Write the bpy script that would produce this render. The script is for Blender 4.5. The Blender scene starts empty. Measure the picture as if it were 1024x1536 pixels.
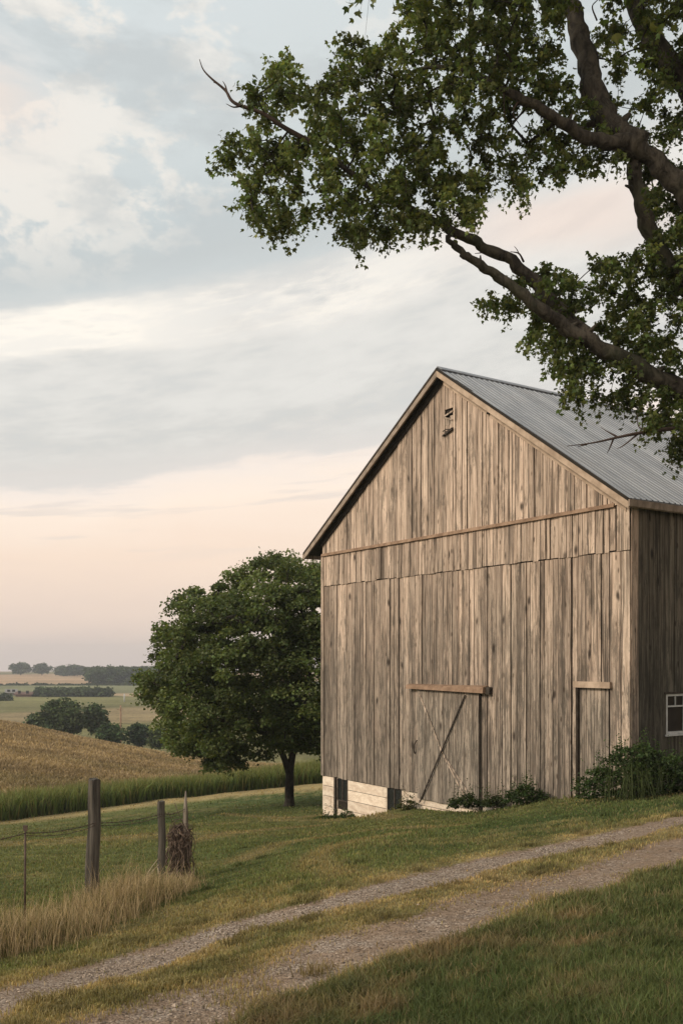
import bpy, math, random
import numpy as np
from mathutils import Vector
R = math.radians
rng = np.random.default_rng(7)
random.seed(7)
F = 1419.0; CX = 512.0; HZ = 990.0      # focal length and horizon of the photograph (px of a 1024 wide frame)
scene = bpy.context.scene
col = scene.collection

def at(px, py, Y):
    return np.array([(px-CX)/F*Y, Y, -(py-HZ)/F*Y])

# ------------------------------------------------------------------ object helpers
def tag(o, label=None, cat=None, group=None, kind=None):
    if label: o['label'] = label
    if cat: o['category'] = cat
    if group: o['group'] = group
    if kind: o['kind'] = kind
    return o

def empty(name, loc, label, cat, group=None, rz=0.0):
    o = bpy.data.objects.new(name, None); col.objects.link(o)
    o.location = [float(v) for v in loc]; o.rotation_euler = (0, 0, rz)
    o.empty_display_size = 0.3
    return tag(o, label, cat, group)

def link(name, me, mat, parent=None):
    o = bpy.data.objects.new(name, me); col.objects.link(o)
    if mat is not None: me.materials.append(mat)
    if parent is not None: o.parent = parent
    return o

def np_mesh(name, verts, faces, colors=None, smooth=False):
    """verts (N,3), faces (M,k) uniform polygons, colors (N,3)"""
    me = bpy.data.meshes.new(name)
    n = len(verts); m, k = faces.shape
    me.vertices.add(n); me.vertices.foreach_set('co', np.ascontiguousarray(verts, np.float32).ravel())
    me.loops.add(m*k); me.loops.foreach_set('vertex_index', np.ascontiguousarray(faces, np.int32).ravel())
    me.polygons.add(m); me.polygons.foreach_set('loop_start', np.arange(0, m*k, k, dtype=np.int32))
    try: me.polygons.foreach_set('loop_total', np.full(m, k, np.int32))
    except Exception: pass
    me.update(calc_edges=True)
    if colors is not None:
        a = me.color_attributes.new('Col', 'FLOAT_COLOR', 'POINT')
        c = np.ones((n, 4), np.float32); c[:, :3] = colors
        a.data.foreach_set('color', c.ravel())
    me.polygons.foreach_set('use_smooth', np.full(m, smooth, bool))
    return me

class MB:
    def __init__(s): s.v = []; s.f = []; s.c = []; s.sm = []
    def add(s, vs, fs, c=(1, 1, 1), smooth=False):
        b = len(s.v); s.v += [tuple(float(q) for q in p) for p in vs]; s.c += [tuple(c)]*len(vs)
        s.f += [tuple(b+i for i in f) for f in fs]; s.sm += [smooth]*len(fs)
    def hexa(s, p, c=(1, 1, 1)):   # 8 points: bottom 4 ccw, top 4 ccw
        s.add(p, [(3, 2, 1, 0), (4, 5, 6, 7), (0, 1, 5, 4), (1, 2, 6, 5), (2, 3, 7, 6), (3, 0, 4, 7)], c)
    def box(s, x0, x1, y0, y1, z0, z1, c=(1, 1, 1)):
        s.hexa([(x0, y0, z0), (x1, y0, z0), (x1, y1, z0), (x0, y1, z0), (x0, y0, z1), (x1, y0, z1), (x1, y1, z1), (x0, y1, z1)], c)
    def tube(s, pts, rad, seg=8, c=(1, 1, 1), cap=True, rough=0.0, smooth=True, prof=None):
        pts = np.asarray(pts, float); n = len(pts)
        rad = np.broadcast_to(np.asarray(rad, float), (n,))
        T = np.gradient(pts, axis=0); T /= np.linalg.norm(T, axis=1)[:, None]+1e-9
        ref = np.array([0.13, 0.21, 0.97]) if abs(T[0][2]) < .9 else np.array([1., .1, 0.])
        U = np.cross(T[0], ref); U /= np.linalg.norm(U)
        vs = []
        for i in range(n):
            U = U-T[i]*np.dot(U, T[i]); U /= np.linalg.norm(U)+1e-9
            W = np.cross(T[i], U)
            for k in range(seg):
                a = 2*math.pi*k/seg
                r = rad[i]*(1+(random.uniform(-rough, rough) if rough else 0))*(prof[k] if prof else 1)
                vs.append(pts[i]+(U*math.cos(a)+W*math.sin(a))*r)
        fs = []
        for i in range(n-1):
            for k in range(seg):
                k2 = (k+1) % seg
                fs.append((i*seg+k, i*seg+k2, (i+1)*seg+k2, (i+1)*seg+k))
        if cap:
            fs.append(tuple(range(seg-1, -1, -1))); fs.append(tuple((n-1)*seg+k for k in range(seg)))
        s.add(vs, fs, c, smooth)
    def build(s, name, mat, parent=None):
        me = bpy.data.meshes.new(name); me.from_pydata(s.v, [], s.f); me.update()
        a = me.color_attributes.new('Col', 'FLOAT_COLOR', 'POINT')
        cc = np.ones((len(s.v), 4), np.float32)
        if s.c: cc[:, :3] = np.array(s.c, np.float32)
        a.data.foreach_set('color', cc.ravel())
        me.polygons.foreach_set('use_smooth', np.array(s.sm, bool))
        return link(name, me, mat, parent)

def smooth_path(pts, n=6):
    P = np.asarray(pts, float); P = np.vstack([2*P[0]-P[1], P, 2*P[-1]-P[-2]])
    out = []
    for i in range(1, len(P)-2):
        for k in range(n):
            t = k/n
            a, b, c_, d = P[i-1], P[i], P[i+1], P[i+2]
            out.append(.5*((2*b)+(-a+c_)*t+(2*a-5*b+4*c_-d)*t*t+(-a+3*b-3*c_+d)*t**3))
    out.append(P[-2]); return np.array(out)

# ------------------------------------------------------------------ node helpers
def lin(r, g, b):
    f = lambda c: ((c/255+.055)/1.055)**2.4 if c > 10 else c/255/12.92
    return (f(r), f(g), f(b), 1)
class NT:
    def __init__(s, tree): s.t = tree; s.n = tree.nodes; s.l = tree.links
    def node(s, typ, **kw):
        n = s.n.new(typ)
        for k, v in kw.items(): setattr(n, k, v)
        return n
    def put(s, sock, v):
        if isinstance(v, bpy.types.NodeSocket): s.l.new(v, sock)
        else: sock.default_value = v
    def math(s, op, a, b=0.0, c=None, clamp=False):
        n = s.node('ShaderNodeMath', operation=op, use_clamp=clamp); s.put(n.inputs[0], a); s.put(n.inputs[1], b)
        if c is not None: s.put(n.inputs[2], c)
        return n.outputs[0]
    def vmath(s, op, a, b):
        n = s.node('ShaderNodeVectorMath', operation=op); s.put(n.inputs[0], a); s.put(n.inputs[1], b); return n.outputs[0]
    def noise(s, vec, scale=1.0, detail=4, rough=.5, dist=0.0, out=0):
        n = s.node('ShaderNodeTexNoise'); s.put(n.inputs['Vector'], vec); n.inputs['Scale'].default_value = scale
        n.inputs['Detail'].default_value = detail; n.inputs['Roughness'].default_value = rough; n.inputs['Distortion'].default_value = dist
        return n.outputs[out]
    def mapr(s, v, a, b, c=0., d=1., kind='SMOOTHSTEP'):
        n = s.node('ShaderNodeMapRange', interpolation_type=kind); s.put(n.inputs[0], v)
        for i, q in enumerate((a, b, c, d)): s.put(n.inputs[i+1], q)
        return n.outputs[0]
    def mix(s, f, a, b, mode='MIX'):
        n = s.node('ShaderNodeMix', data_type='RGBA', blend_type=mode)
        s.put(n.inputs[0], f); s.put(n.inputs[6], a); s.put(n.inputs[7], b); return n.outputs[2]
    def ramp(s, f, stops, interp='LINEAR'):
        n = s.node('ShaderNodeValToRGB'); s.put(n.inputs[0], f); e = n.color_ramp.elements; n.color_ramp.interpolation = interp
        while len(e) < len(stops): e.new(0.5)
        for el, (p, c) in zip(e, stops): el.position = p; el.color = c
        return n.outputs[0]
    def comb(s, x, y, z):
        n = s.node('ShaderNodeCombineXYZ'); s.put(n.inputs[0], x); s.put(n.inputs[1], y); s.put(n.inputs[2], z); return n.outputs[0]
    def scale(s, v, sc): return s.vmath('MULTIPLY', v, sc)

def new_mat(name):
    m = bpy.data.materials.new(name); m.use_nodes = True
    nt = NT(m.node_tree); b = nt.n['Principled BSDF']; b.inputs['Roughness'].default_value = .85
    b.inputs['Specular IOR Level'].default_value = .25
    return m, nt, b
def vcol(nt):
    return nt.node('ShaderNodeVertexColor', layer_name='Col').outputs[0]
def bump(nt, b, h, dist=.01, strength=1.0):
    n = nt.node('ShaderNodeBump'); nt.put(n.inputs['Height'], h); n.inputs['Distance'].default_value = dist
    n.inputs['Strength'].default_value = strength; nt.l.new(n.outputs[0], b.inputs['Normal'])

# ------------------------------------------------------------------ materials
def mat_wood(name, grey=0.5, dark=1.0, weather=True, tone=(1, 1, 1)):
    """Vertex colour: R = board number, G = lightness, B = unused. Grain runs along local Z."""
    m, nt, b = new_mat(name)
    tc = nt.node('ShaderNodeTexCoord').outputs['Object']
    vc = vcol(nt); sp = nt.node('ShaderNodeSeparateColor'); nt.put(sp.inputs[0], vc)
    off = nt.comb(nt.math('MULTIPLY', sp.outputs[0], 37.0), nt.math('MULTIPLY', sp.outputs[0], 11.0), nt.math('MULTIPLY', sp.outputs[0], 91.0))
    p = nt.vmath('ADD', tc, off)
    sz = nt.node('ShaderNodeSeparateXYZ'); nt.put(sz.inputs[0], tc)
    warp = nt.noise(nt.scale(p, (3, 3, .8)), 1.0, 2, .5, out=1)
    pw = nt.vmath('ADD', p, nt.scale(warp, (.05, .05, .1)))
    grain = nt.noise(nt.scale(pw, (34, 34, 1.1)), 1.0, 5, .65)
    fine = nt.noise(nt.scale(pw, (130, 130, 5)), 1.0, 3, .6)
    mid = nt.noise(nt.scale(p, (5, 5, .55)), 1.0, 4, .6)
    big = nt.noise(nt.scale(tc, (.55, .55, .35)), 1.0, 4, .6, .6)
    h = nt.mapr(sz.outputs[2], -3.4, 3.6, 0, 1, 'LINEAR')         # weathered greyer low down; dimmer light there is put into it too
    g0 = nt.math('ADD', nt.math('MULTIPLY', mid, .9), nt.math('MULTIPLY', big, .9))
    if weather: g0 = nt.math('SUBTRACT', nt.math('ADD', g0, .60), nt.math('MULTIPLY', h, .86))
    g = nt.mapr(g0, .62+.25*(1-grey), 1.32+.25*(1-grey))
    tan = nt.mix(nt.mapr(grain, .34, .66), (.35, .262, .196, 1), (.66, .525, .41, 1))
    gry = nt.mix(nt.mapr(grain, .34, .66), (.145, .120, .096, 1), (.39, .33, .265, 1))
    c = nt.mix(g, tan, gry)
    # dark streaks and stains
    st = nt.noise(nt.scale(p, (16, 16, .35)), 1.0, 4, .65, .3)
    c = nt.mix(nt.math('MULTIPLY', nt.mapr(st, .52, .61), .80), c, (.080, .062, .048, 1))
    st2 = nt.noise(nt.scale(p, (44, 44, .8)), 1.0, 4, .7, .4)
    c = nt.mix(nt.math('MULTIPLY', nt.mapr(st2, .57, .65), .75), c, (.085, .064, .050, 1))
    c = nt.mix(nt.math('MULTIPLY', nt.mapr(st2, .46, .32), .5), c, (.66, .55, .44, 1))
    blot = nt.noise(nt.scale(tc, (5, 5, 1.1)), 1.0, 8, .75, .3)
    c = nt.mix(nt.math('MULTIPLY', nt.mapr(blot, .52, .61), .62), c, (.10, .084, .066, 1))
    damp = nt.noise(nt.scale(p, (15, 15, 1.9)), 1.0, 8, .75, .2)
    low = nt.mapr(sz.outputs[2], -1.2, 2.0, 1, .25, 'LINEAR')
    c = nt.mix(nt.math('MULTIPLY', nt.math('MULTIPLY', nt.mapr(damp, .49, .58), .85), low), c, (.115, .10, .082, 1))
    # knots
    vo = nt.node('ShaderNodeTexVoronoi'); nt.put(vo.inputs['Vector'], nt.scale(p, (5.5, 5.5, 1.9))); vo.inputs['Scale'].default_value = 1.0
    kn = nt.mapr(vo.outputs['Distance'], .06, .15, 1, 0)
    c = nt.mix(nt.math('MULTIPLY', kn, .75), c, (.055, .036, .022, 1))
    c = nt.mix(nt.math('MULTIPLY', nt.mapr(fine, .52, .75), .28), c, (.12, .09, .065, 1))
    sv = nt.node('ShaderNodeTexVoronoi'); nt.put(sv.inputs['Vector'], nt.scale(nt.vmath('ADD', p, nt.scale(warp, (.12, .12, .3))), (2.2, 2.2, 1.1))); sv.inputs['Scale'].default_value = 1.0
    c = nt.mix(nt.math('MULTIPLY', nt.mapr(sv.outputs['Distance'], .04, .16, 1, 0), .9), c, (.035, .026, .020, 1))
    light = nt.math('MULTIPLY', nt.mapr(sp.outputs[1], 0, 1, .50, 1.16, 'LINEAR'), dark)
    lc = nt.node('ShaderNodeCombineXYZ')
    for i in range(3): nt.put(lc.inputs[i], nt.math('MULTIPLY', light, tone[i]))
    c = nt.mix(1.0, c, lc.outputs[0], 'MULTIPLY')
    nt.l.new(c, b.inputs['Base Color'])
    bump(nt, b, nt.math('ADD', nt.math('MULTIPLY', grain, .8), nt.math('MULTIPLY', st2, 1.0)), .012, 1.0)
    return m

def mat_plain(name, c1, c2, sc=4.0, rough=.85, bumpd=0.0, metallic=0.0, stretch=(1, 1, 1), spec=.25):
    m, nt, b = new_mat(name)
    tc = nt.node('ShaderNodeTexCoord').outputs['Object']
    n = nt.noise(nt.scale(tc, stretch), sc, 5, .6)
    c = nt.mix(nt.mapr(n, .3, .7), (*c1, 1), (*c2, 1))
    c = nt.mix(1.0, c, vcol(nt), 'MULTIPLY')
    nt.l.new(c, b.inputs['Base Color']); b.inputs['Roughness'].default_value = rough; b.inputs['Metallic'].default_value = metallic
    b.inputs['Specular IOR Level'].default_value = spec
    if bumpd: bump(nt, b, n, bumpd)
    return m

def mat_leaf(name, trans=.35, rough=.55):
    m, nt, b = new_mat(name)
    c = vcol(nt); nt.l.new(c, b.inputs['Base Color']); b.inputs['Roughness'].default_value = rough
    b.inputs['Specular IOR Level'].default_value = .22
    tr = nt.node('ShaderNodeBsdfTranslucent'); nt.put(tr.inputs[0], nt.mix(1.0, c, (1.25, 1.2, .6, 1), 'MULTIPLY'))
    mx = nt.node('ShaderNodeMixShader'); mx.inputs[0].default_value = trans
    nt.l.new(b.outputs[0], mx.inputs[1]); nt.l.new(tr.outputs[0], mx.inputs[2])
    nt.l.new(mx.outputs[0], nt.n['Material Output'].inputs[0])
    return m

def mat_bark(name, c1, c2, sc=9):
    m, nt, b = new_mat(name)
    tc = nt.node('ShaderNodeTexCoord').outputs['Object']
    n = nt.noise(nt.scale(tc, (1, 1, .45)), sc, 6, .7, .8)
    n2 = nt.noise(tc, 1.3, 3, .5)
    c = nt.mix(nt.mapr(n, .35, .65), (*c1, 1), (*c2, 1))
    c = nt.mix(nt.math('MULTIPLY', nt.mapr(n2, .5, .7), .5), c, (.045, .055, .025, 1))
    nt.l.new(c, b.inputs['Base Color']); bump(nt, b, n, .04, 1.0)
    return m

M = {}
M['wood'] = mat_wood('weathered_boards', .44, 1.10, True, (1.02, .995, .985))
M['wood_light'] = mat_wood('pale_weathered_trim', .1, 1.02, False)
M['wood_side'] = mat_wood('shaded_weathered_boards', 1.3, .42, True, (.92, 1.0, .97))  # greyer wood, with the tree's shade on the side wall put into its colour
M['wood_door'] = mat_wood('grey_door_boards', .7, 1.12, True, (1, 1, 1))
M['trim'] = mat_plain('bare_tan_trim', (.34, .25, .18), (.56, .43, .32), 7, .85, .003, stretch=(.5, 1, .5))
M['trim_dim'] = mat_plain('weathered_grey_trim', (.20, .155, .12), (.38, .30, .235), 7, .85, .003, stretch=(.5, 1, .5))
M['wood_brown'] = mat_plain('brown_beam', (.20, .125, .08), (.36, .24, .16), 5, .8, .004, stretch=(1, 1, 1))
M['wood_dark'] = mat_plain('dark_wood', (.035, .028, .022), (.075, .06, .048), 14, .9, .004)
M['backing'] = mat_plain('shadowed_backing', (.02, .016, .012), (.035, .028, .02), 3)
M['white'] = mat_plain('white_window_paint', (.40, .41, .40), (.56, .57, .56), 8, .6)
M['leaf'] = mat_leaf('leaf', .38, .5)
M['leaf_far'] = mat_leaf('distant_leaf', .15, .8)
M['blade'] = mat_leaf('grass_blade', .25, .75)
M['bark'] = mat_bark('grey_brown_bark', (.028, .023, .018), (.098, .083, .062))
M['bark_dark'] = mat_bark('dark_bark', (.022, .018, .014), (.055, .045, .036), 12)
M['twig'] = mat_plain('bare_twig', (.05, .035, .028), (.10, .07, .055), 12)
M['post'] = None
# grey split post wood with cracks
def mat_post():
    m, nt, b = new_mat('old_fence_wood')
    tc = nt.node('ShaderNodeTexCoord').outputs['Object']
    g = nt.noise(nt.scale(tc, (22, 22, 1.3)), 1, 5, .7, .4)
    g2 = nt.noise(nt.scale(tc, (9, 9, .8)), 1, 4, .6)
    c = nt.mix(nt.mapr(g, .3, .7), (.020, .018, .015, 1), (.13, .113, .092, 1))
    c = nt.mix(nt.math('MULTIPLY', nt.mapr(g2, .55, .7), .7), c, (.03, .025, .02, 1))
    c = nt.mix(1.0, c, vcol(nt), 'MULTIPLY')
    nt.l.new(c, b.inputs['Base Color']); bump(nt, b, g, .012, 1)
    return m
M['post'] = mat_post()
M['wire'] = mat_plain('rusty_wire', (.06, .045, .035), (.12, .08, .06), 20, .7)
M['vine'] = mat_plain('dead_vine', (.075, .052, .040), (.20, .145, .11), 14)
M['straw'] = mat_plain('pale_straw', (.38, .30, .19), (.5, .4, .27), 9)
def mat_metal_roof():
    m, nt, b = new_mat('galvanised_roof')
    tc = nt.node('ShaderNodeTexCoord').outputs['Object']
    vc = vcol(nt)
    n = nt.noise(nt.scale(tc, (.9, 5, .9)), 1, 5, .6, .2)
    n2 = nt.noise(nt.scale(tc, (1.1, 22, 1.1)), 1, 4, .6)
    n3 = nt.noise(nt.scale(tc, (.6, .6, .6)), 1, 3, .5)
    c = nt.mix(nt.mapr(n, .3, .7), (.33, .345, .365, 1), (.47, .485, .50, 1))
    c = nt.mix(nt.math('MULTIPLY', nt.mapr(n2, .5, .7), .35), c, (.19, .195, .205, 1))
    c = nt.mix(nt.math('MULTIPLY', nt.mapr(n3, .5, .75), .35), c, (.45, .43, .41, 1))
    c = nt.mix(1.0, c, vc, 'MULTIPLY')
    nt.l.new(c, b.inputs['Base Color']); b.inputs['Metallic'].default_value = .25
    nt.l.new(nt.mapr(n, .3, .7, .5, .75), b.inputs['Roughness'])
    return m
M['roof'] = mat_metal_roof()
def mat_glass():
    m, nt, b = new_mat('dark_glass'); b.inputs['Base Color'].default_value = (.02, .022, .022, 1)
    b.inputs['Roughness'].default_value = .12; b.inputs['Specular IOR Level'].default_value = .5
    return m
M['glass'] = mat_glass()
def mat_foundation():
    m, nt, b = new_mat('pale_stone_foundation')
    tc = nt.node('ShaderNodeTexCoord').outputs['Object']
    n = nt.noise(nt.scale(tc, (1, 1, 2.2)), 3.0, 6, .65, .6)
    n2 = nt.noise(nt.scale(tc, (14, 14, 40)), 1, 4, .6)
    n3 = nt.noise(nt.scale(tc, (1.4, 1.4, 1)), 1, 3, .5)
    c = nt.mix(nt.mapr(n, .32, .68), (.62, .50, .39, 1), (.84, .74, .61, 1))
    c = nt.mix(nt.math('MULTIPLY', nt.mapr(n2, .5, .75), .4), c, (.30, .23, .17, 1))
    c = nt.mix(nt.math('MULTIPLY', nt.mapr(n3, .52, .72), .35), c, (.28, .21, .17, 1))
    c = nt.mix(1.0, c, vcol(nt), 'MULTIPLY')
    nt.l.new(c, b.inputs['Base Color']); bump(nt, b, n, .01)
    return m
M['stone'] = mat_foundation()

# ------------------------------------------------------------------ the barn's frame of reference
C0 = np.array([5.40, 17.70]); A = np.array([-.553, .833]); B = np.array([.833, .553])   # corner, along front wall, along side wall
def wall_pt(t, s, z): return np.array([*(C0+A*t+B*s), z])

# ------------------------------------------------------------------ terrain
ctrl = [(0, 0, -1.6), (2.5, 0, -1.35), (-3, 0, -2.0), (0, -4, -1.25), (-4, -4, -1.8), (5, -4, -.7), (9, 2, -.6), (-9, 3, -3.0)]
for px, py, Y in [(0, 1505, 5.6), (512, 1536, 4.9), (1024, 1536, 4.4), (1024, 1400, 6.4), (1024, 1265, 10.2), (1024, 1230, 12),
                  (512, 1345, 8.6), (300, 1405, 8.0), (750, 1290, 10.6), (512, 1280, 12.5), (300, 1300, 14.2), (137, 1358, 10.5),
                  (243, 1340, 12.0), (0, 1440, 8.0), (0, 1330, 13.5), (0, 1232, 38), (240, 1200, 44), (480, 1172, 50), (434, 1210, 34),
                  (700, 1232, 18), (850, 1215, 16), (950, 1205, 15.5), (1024, 1194, 16.3), (300, 1250, 20), (100, 1270, 19),
                  (0, 1083, 90), (100, 1103, 90), (240, 1130, 92), (350, 1146, 95), (480, 1153, 98), (0, 1150, 55), (240, 1160, 62), (480, 1160, 66),
                  (560, 1236, 21.5), (640, 1222, 20.5), (1200, 1420, 6), (1250, 1190, 14), (1500, 1150, 14), (-300, 1250, 30), (-300, 1330, 13), (-300, 1470, 7.5),
                  (-300, 1150, 55), (-300, 1083, 92)]:
    ctrl.append(tuple(at(px, py, Y)))
for t, z in [(10.68, -4.35), (8.78, -4.16), (7.03, -3.70), (6.31, -3.60), (5.14, -3.52), (4.05, -3.38), (2.03, -2.87), (0, -2.56)]:
    ctrl.append(tuple(wall_pt(t, -.05, z)))
ctrl += [tuple(wall_pt(0, 8, -2.3)), tuple(wall_pt(0, 16, -2.2)), tuple(wall_pt(-6, 14, -1.6)), tuple(wall_pt(11, 8, -4.6)), tuple(wall_pt(11, 17, -4.4)), (25, 50, -4.5), (40, 95, -7)]
for px in (-500, -150, 0, 120, 240, 480, 900, 1500):
    dz = max(0, min(1, px/240))
    for Y, z in [(118, -9.3-2.8*dz), (135, -12.2-1.0*dz)]:
        ctrl.append(((px-CX)/F*Y, Y, z))
    for py, Y in [(1102, 165), (1066, 240), (1046, 330), (1029, 480), (1013, 800), (1007.5, 1050)]:
        ctrl.append(tuple(at(px, py, Y)))
    ctrl.append(((px-CX)/F*1500, 1500, -30)); ctrl.append(((px-CX)/F*2600, 2600, -70))
ctrl = np.array(ctrl, float)
def warp_xy(X, Y):
    Yc = np.maximum(Y, -4)
    return np.clip(X/(Yc+6), -1.4, 1.4)*1.6, np.log(Yc+6)
def tps(r2): return np.where(r2 > 1e-12, r2*np.log(np.maximum(r2, 1e-12)), 0)
ca, cb = warp_xy(ctrl[:, 0], ctrl[:, 1]); cg = ctrl[:, 2]/(ctrl[:, 1]+6)
K = tps((ca[:, None]-ca)**2+(cb[:, None]-cb)**2)+np.eye(len(ca))*2e-4
P_ = np.c_[np.ones(len(ca)), ca, cb]
sol = np.linalg.solve(np.block([[K, P_], [P_.T, np.zeros((3, 3))]]), np.r_[cg, 0, 0, 0])
def sinnoise(X, Y, s, seed):
    r = np.random.default_rng(seed); out = 0*X
    for i in range(7):
        a = r.uniform(0, 6.28); k = s*r.uniform(.6, 1.7)
        out = out+np.sin((X*math.cos(a)+Y*math.sin(a))*k+r.uniform(0, 6.28))
    return out/7**.5/1.4
def ground(X, Y, detail=True):
    X = np.asarray(X, float); Y = np.asarray(Y, float); sh = np.broadcast(X, Y).shape
    X = np.broadcast_to(X, sh).ravel(); Y = np.broadcast_to(Y, sh).ravel()
    out = np.empty(len(X))
    for i in range(0, len(X), 20000):
        x, y = X[i:i+20000], Y[i:i+20000]
        a, b = warp_xy(x, y)
        g = tps((a[:, None]-ca)**2+(b[:, None]-cb)**2)@sol[:-3]+sol[-3]+sol[-2]*a+sol[-1]*b
        out[i:i+20000] = g*(np.maximum(y, -4)+6)
    if detail:
        out += sinnoise(X, Y, 2.6, 3)*.018+sinnoise(X, Y, 9, 4)*.008
        out += -.035*track_mask(X, Y)[0]
    return out.reshape(sh)
def hit(px, py):
    """where the line of sight through a photo point meets the ground"""
    Ys = np.exp(np.linspace(math.log(2.5), math.log(1500), 900))
    g = ground((px-CX)/F*Ys, Ys, False); ray = -(py-HZ)/F*Ys
    i = int(np.argmax(ray < g)); a, b = (ray-g)[i-1], (ray-g)[i]
    Y = Ys[i-1]+(Ys[i]-Ys[i-1])*a/(a-b+1e-12)
    return np.array([(px-CX)/F*Y, Y])
trk1 = np.array([hit(*p) for p in [(0, 1500), (150, 1455), (300, 1410), (400, 1380), (512, 1350), (640, 1318), (750, 1291), (900, 1257), (1024, 1229)]])
trk2 = np.array([hit(*p) for p in [(60, 1595), (220, 1535), (340, 1492), (500, 1436), (640, 1391), (760, 1350), (900, 1310), (1024, 1271)]])
def ext(tr):
    a = tr[0]+(tr[0]-tr[1])/np.linalg.norm(tr[0]-tr[1])*14; b = tr[-1]+(tr[-1]-tr[-2])/np.linalg.norm(tr[-1]-tr[-2])*30
    return smooth_path(np.vstack([a, tr, b]), 3)
trk1 = ext(trk1); trk2 = ext(trk2)
print('track', trk1[3], trk1[-4], trk2[3], trk2[-4])
def pdist(X, Y, L):
    d = np.full(X.shape, 1e9)
    for a, b in zip(L[:-1], L[1:]):
        v = b-a; l2 = v@v
        t = np.clip(((X-a[0])*v[0]+(Y-a[1])*v[1])/l2, 0, 1)
        d = np.minimum(d, np.hypot(X-a[0]-t*v[0], Y-a[1]-t*v[1]))
    return d
def sstep(x, a, b):
    t = np.clip((x-a)/(b-a), 0, 1); return t*t*(3-2*t)
def track_mask(X, Y):
    m1 = np.zeros(X.shape); m2 = np.zeros(X.shape); dd = np.full(X.shape, 99.)
    k = (Y > -12) & (Y < 30) & (abs(X) < 45)
    x, y = X[k], Y[k]
    d1 = pdist(x, y, trk1)+sinnoise(x, y, 3.2, 11)*.06+sinnoise(x, y, 11, 14)*.035
    d2 = pdist(x, y, trk2)+sinnoise(x, y, 2.6, 12)*.10+sinnoise(x, y, 9, 13)*.07
    m1[k] = sstep(d1, .48, .10); m2[k] = sstep(d2, .66, .12)*np.clip(.94+.24*sinnoise(x, y, 3.0, 15), 0, 1)
    dd[k] = np.minimum(d1, d2)
    return np.maximum(m1, m2), m1, m2, dd

# fence line, strips
post1 = at(137, 1358, 10.5)[:2]; post2 = at(243, 1340, 12.0)[:2]; post3 = at(278, 1318, 12.9)[:2]
rodxy = at(37, 1395, 9.0)[:2]; fenceL = np.array([at(-900, 1400, 6.6)[:2], at(-60, 1400, 8.3)[:2], rodxy, post1, post2, post3+[.0, .1]])
tallL = np.array([at(-900, 1450, 6.2)[:2], hit(-60, 1442), hit(60, 1418), hit(150, 1384), hit(220, 1352), hit(262, 1330)])
stripA = np.array([hit(-500, 1262), hit(-200, 1246), hit(0, 1232), hit(120, 1217), hit(240, 1200), hit(360, 1187), hit(480, 1176), hit(560, 1170)])
stripA = np.vstack([stripA, stripA[-1]+[60, 14]])
print('strip', stripA)
def strip_depth(X, Y):      # distance beyond the near edge of the green crop strip
    return Y-np.interp(X, stripA[:, 0], stripA[:, 1])
def mixc(a, b, t): return a+(b-a)*t[:, None]
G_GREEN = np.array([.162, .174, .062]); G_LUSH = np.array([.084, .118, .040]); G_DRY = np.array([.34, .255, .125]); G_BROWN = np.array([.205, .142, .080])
def grass_col(X, Y):
    """colour of the sward at a place, tree shadow included: green, lush, dry and brown patches"""
    n1 = sinnoise(X, Y, .55, 21); n2 = sinnoise(X, Y, 1.9, 22); n3 = sinnoise(X*.5+Y*.4, Y, .9, 23)
    tm, m1, m2, dd = track_mask(X, Y)
    c = mixc(np.tile(G_GREEN, (len(X), 1)), G_LUSH[None], sstep(n1+.5*n2, -.1, 1.3))
    n4 = sinnoise(X, Y, 5.5, 26); n5 = sinnoise(X, Y, 15, 27); n6 = sinnoise(X, Y, 34, 28)
    dry = sstep(n3+.6*n2+.5*n4+.4*n5, .1, 1.7)*.60
    c = mixc(c, G_DRY[None], dry)
    # between and beside the wheel tracks
    side = sstep(dd, 1.15, .3)
    c = mixc(c, G_DRY[None]*1.12, side*np.clip(.85+.3*n2+.25*n4, 0, 1)*.95)
    # brown, rank foreground verge
    d2 = pdist(X, Y, trk2)
    fore = (Y < np.interp(X, trk2[:, 0], trk2[:, 1])) & (d2 > .45)
    c = mixc(c, G_LUSH[None]*.90, fore*.72)
    k = fore*sstep(sinnoise(X, Y, 1.1, 24)+.6*sinnoise(X, Y, 3, 25)+.6*n4+.6*n5, .1, 1.7)*.8
    c = mixc(c, G_BROWN[None], k)
    # lusher lawn below the barn; soft tree shadow painted dark green under the crown
    lush_shade = np.exp(-(((X+.6)/3.2)**2+((Y-15.5)/3.5)**2))*.55+np.exp(-(((X-(-1.6))/6)**2+((Y-34)/4.5)**2))*.85
    c = mixc(c, G_LUSH[None]*1.05, np.clip(lush_shade, 0, .9))
    # mown wheel lines curving across the lawn
    for (a, b_) in (((330, 1290), (560, 1250)), ):
        pass
    # dry band next to the crop
    c = c*np.clip(1+.13*n4+.12*n5+.14*n6, .5, 1.5)[:, None]
    sd = strip_depth(X, Y); w = np.clip(2.5+.12*(X+15), 1.5, 6)
    c = mixc(c, G_DRY[None]*1.35, sstep(-sd, w*1.3, w*.5)*.85)
    return c
lawn_arcs = [smooth_path(np.array([hit(*p) for p in L]), 6) for L in
             [[(600, 1252), (540, 1262), (490, 1276), (470, 1296), (520, 1312)], [(690, 1238), (560, 1246), (440, 1262), (360, 1290)],
              [(330, 1222), (420, 1228), (500, 1222), (600, 1226)], [(290, 1262), (400, 1245), (480, 1238)]]]

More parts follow.
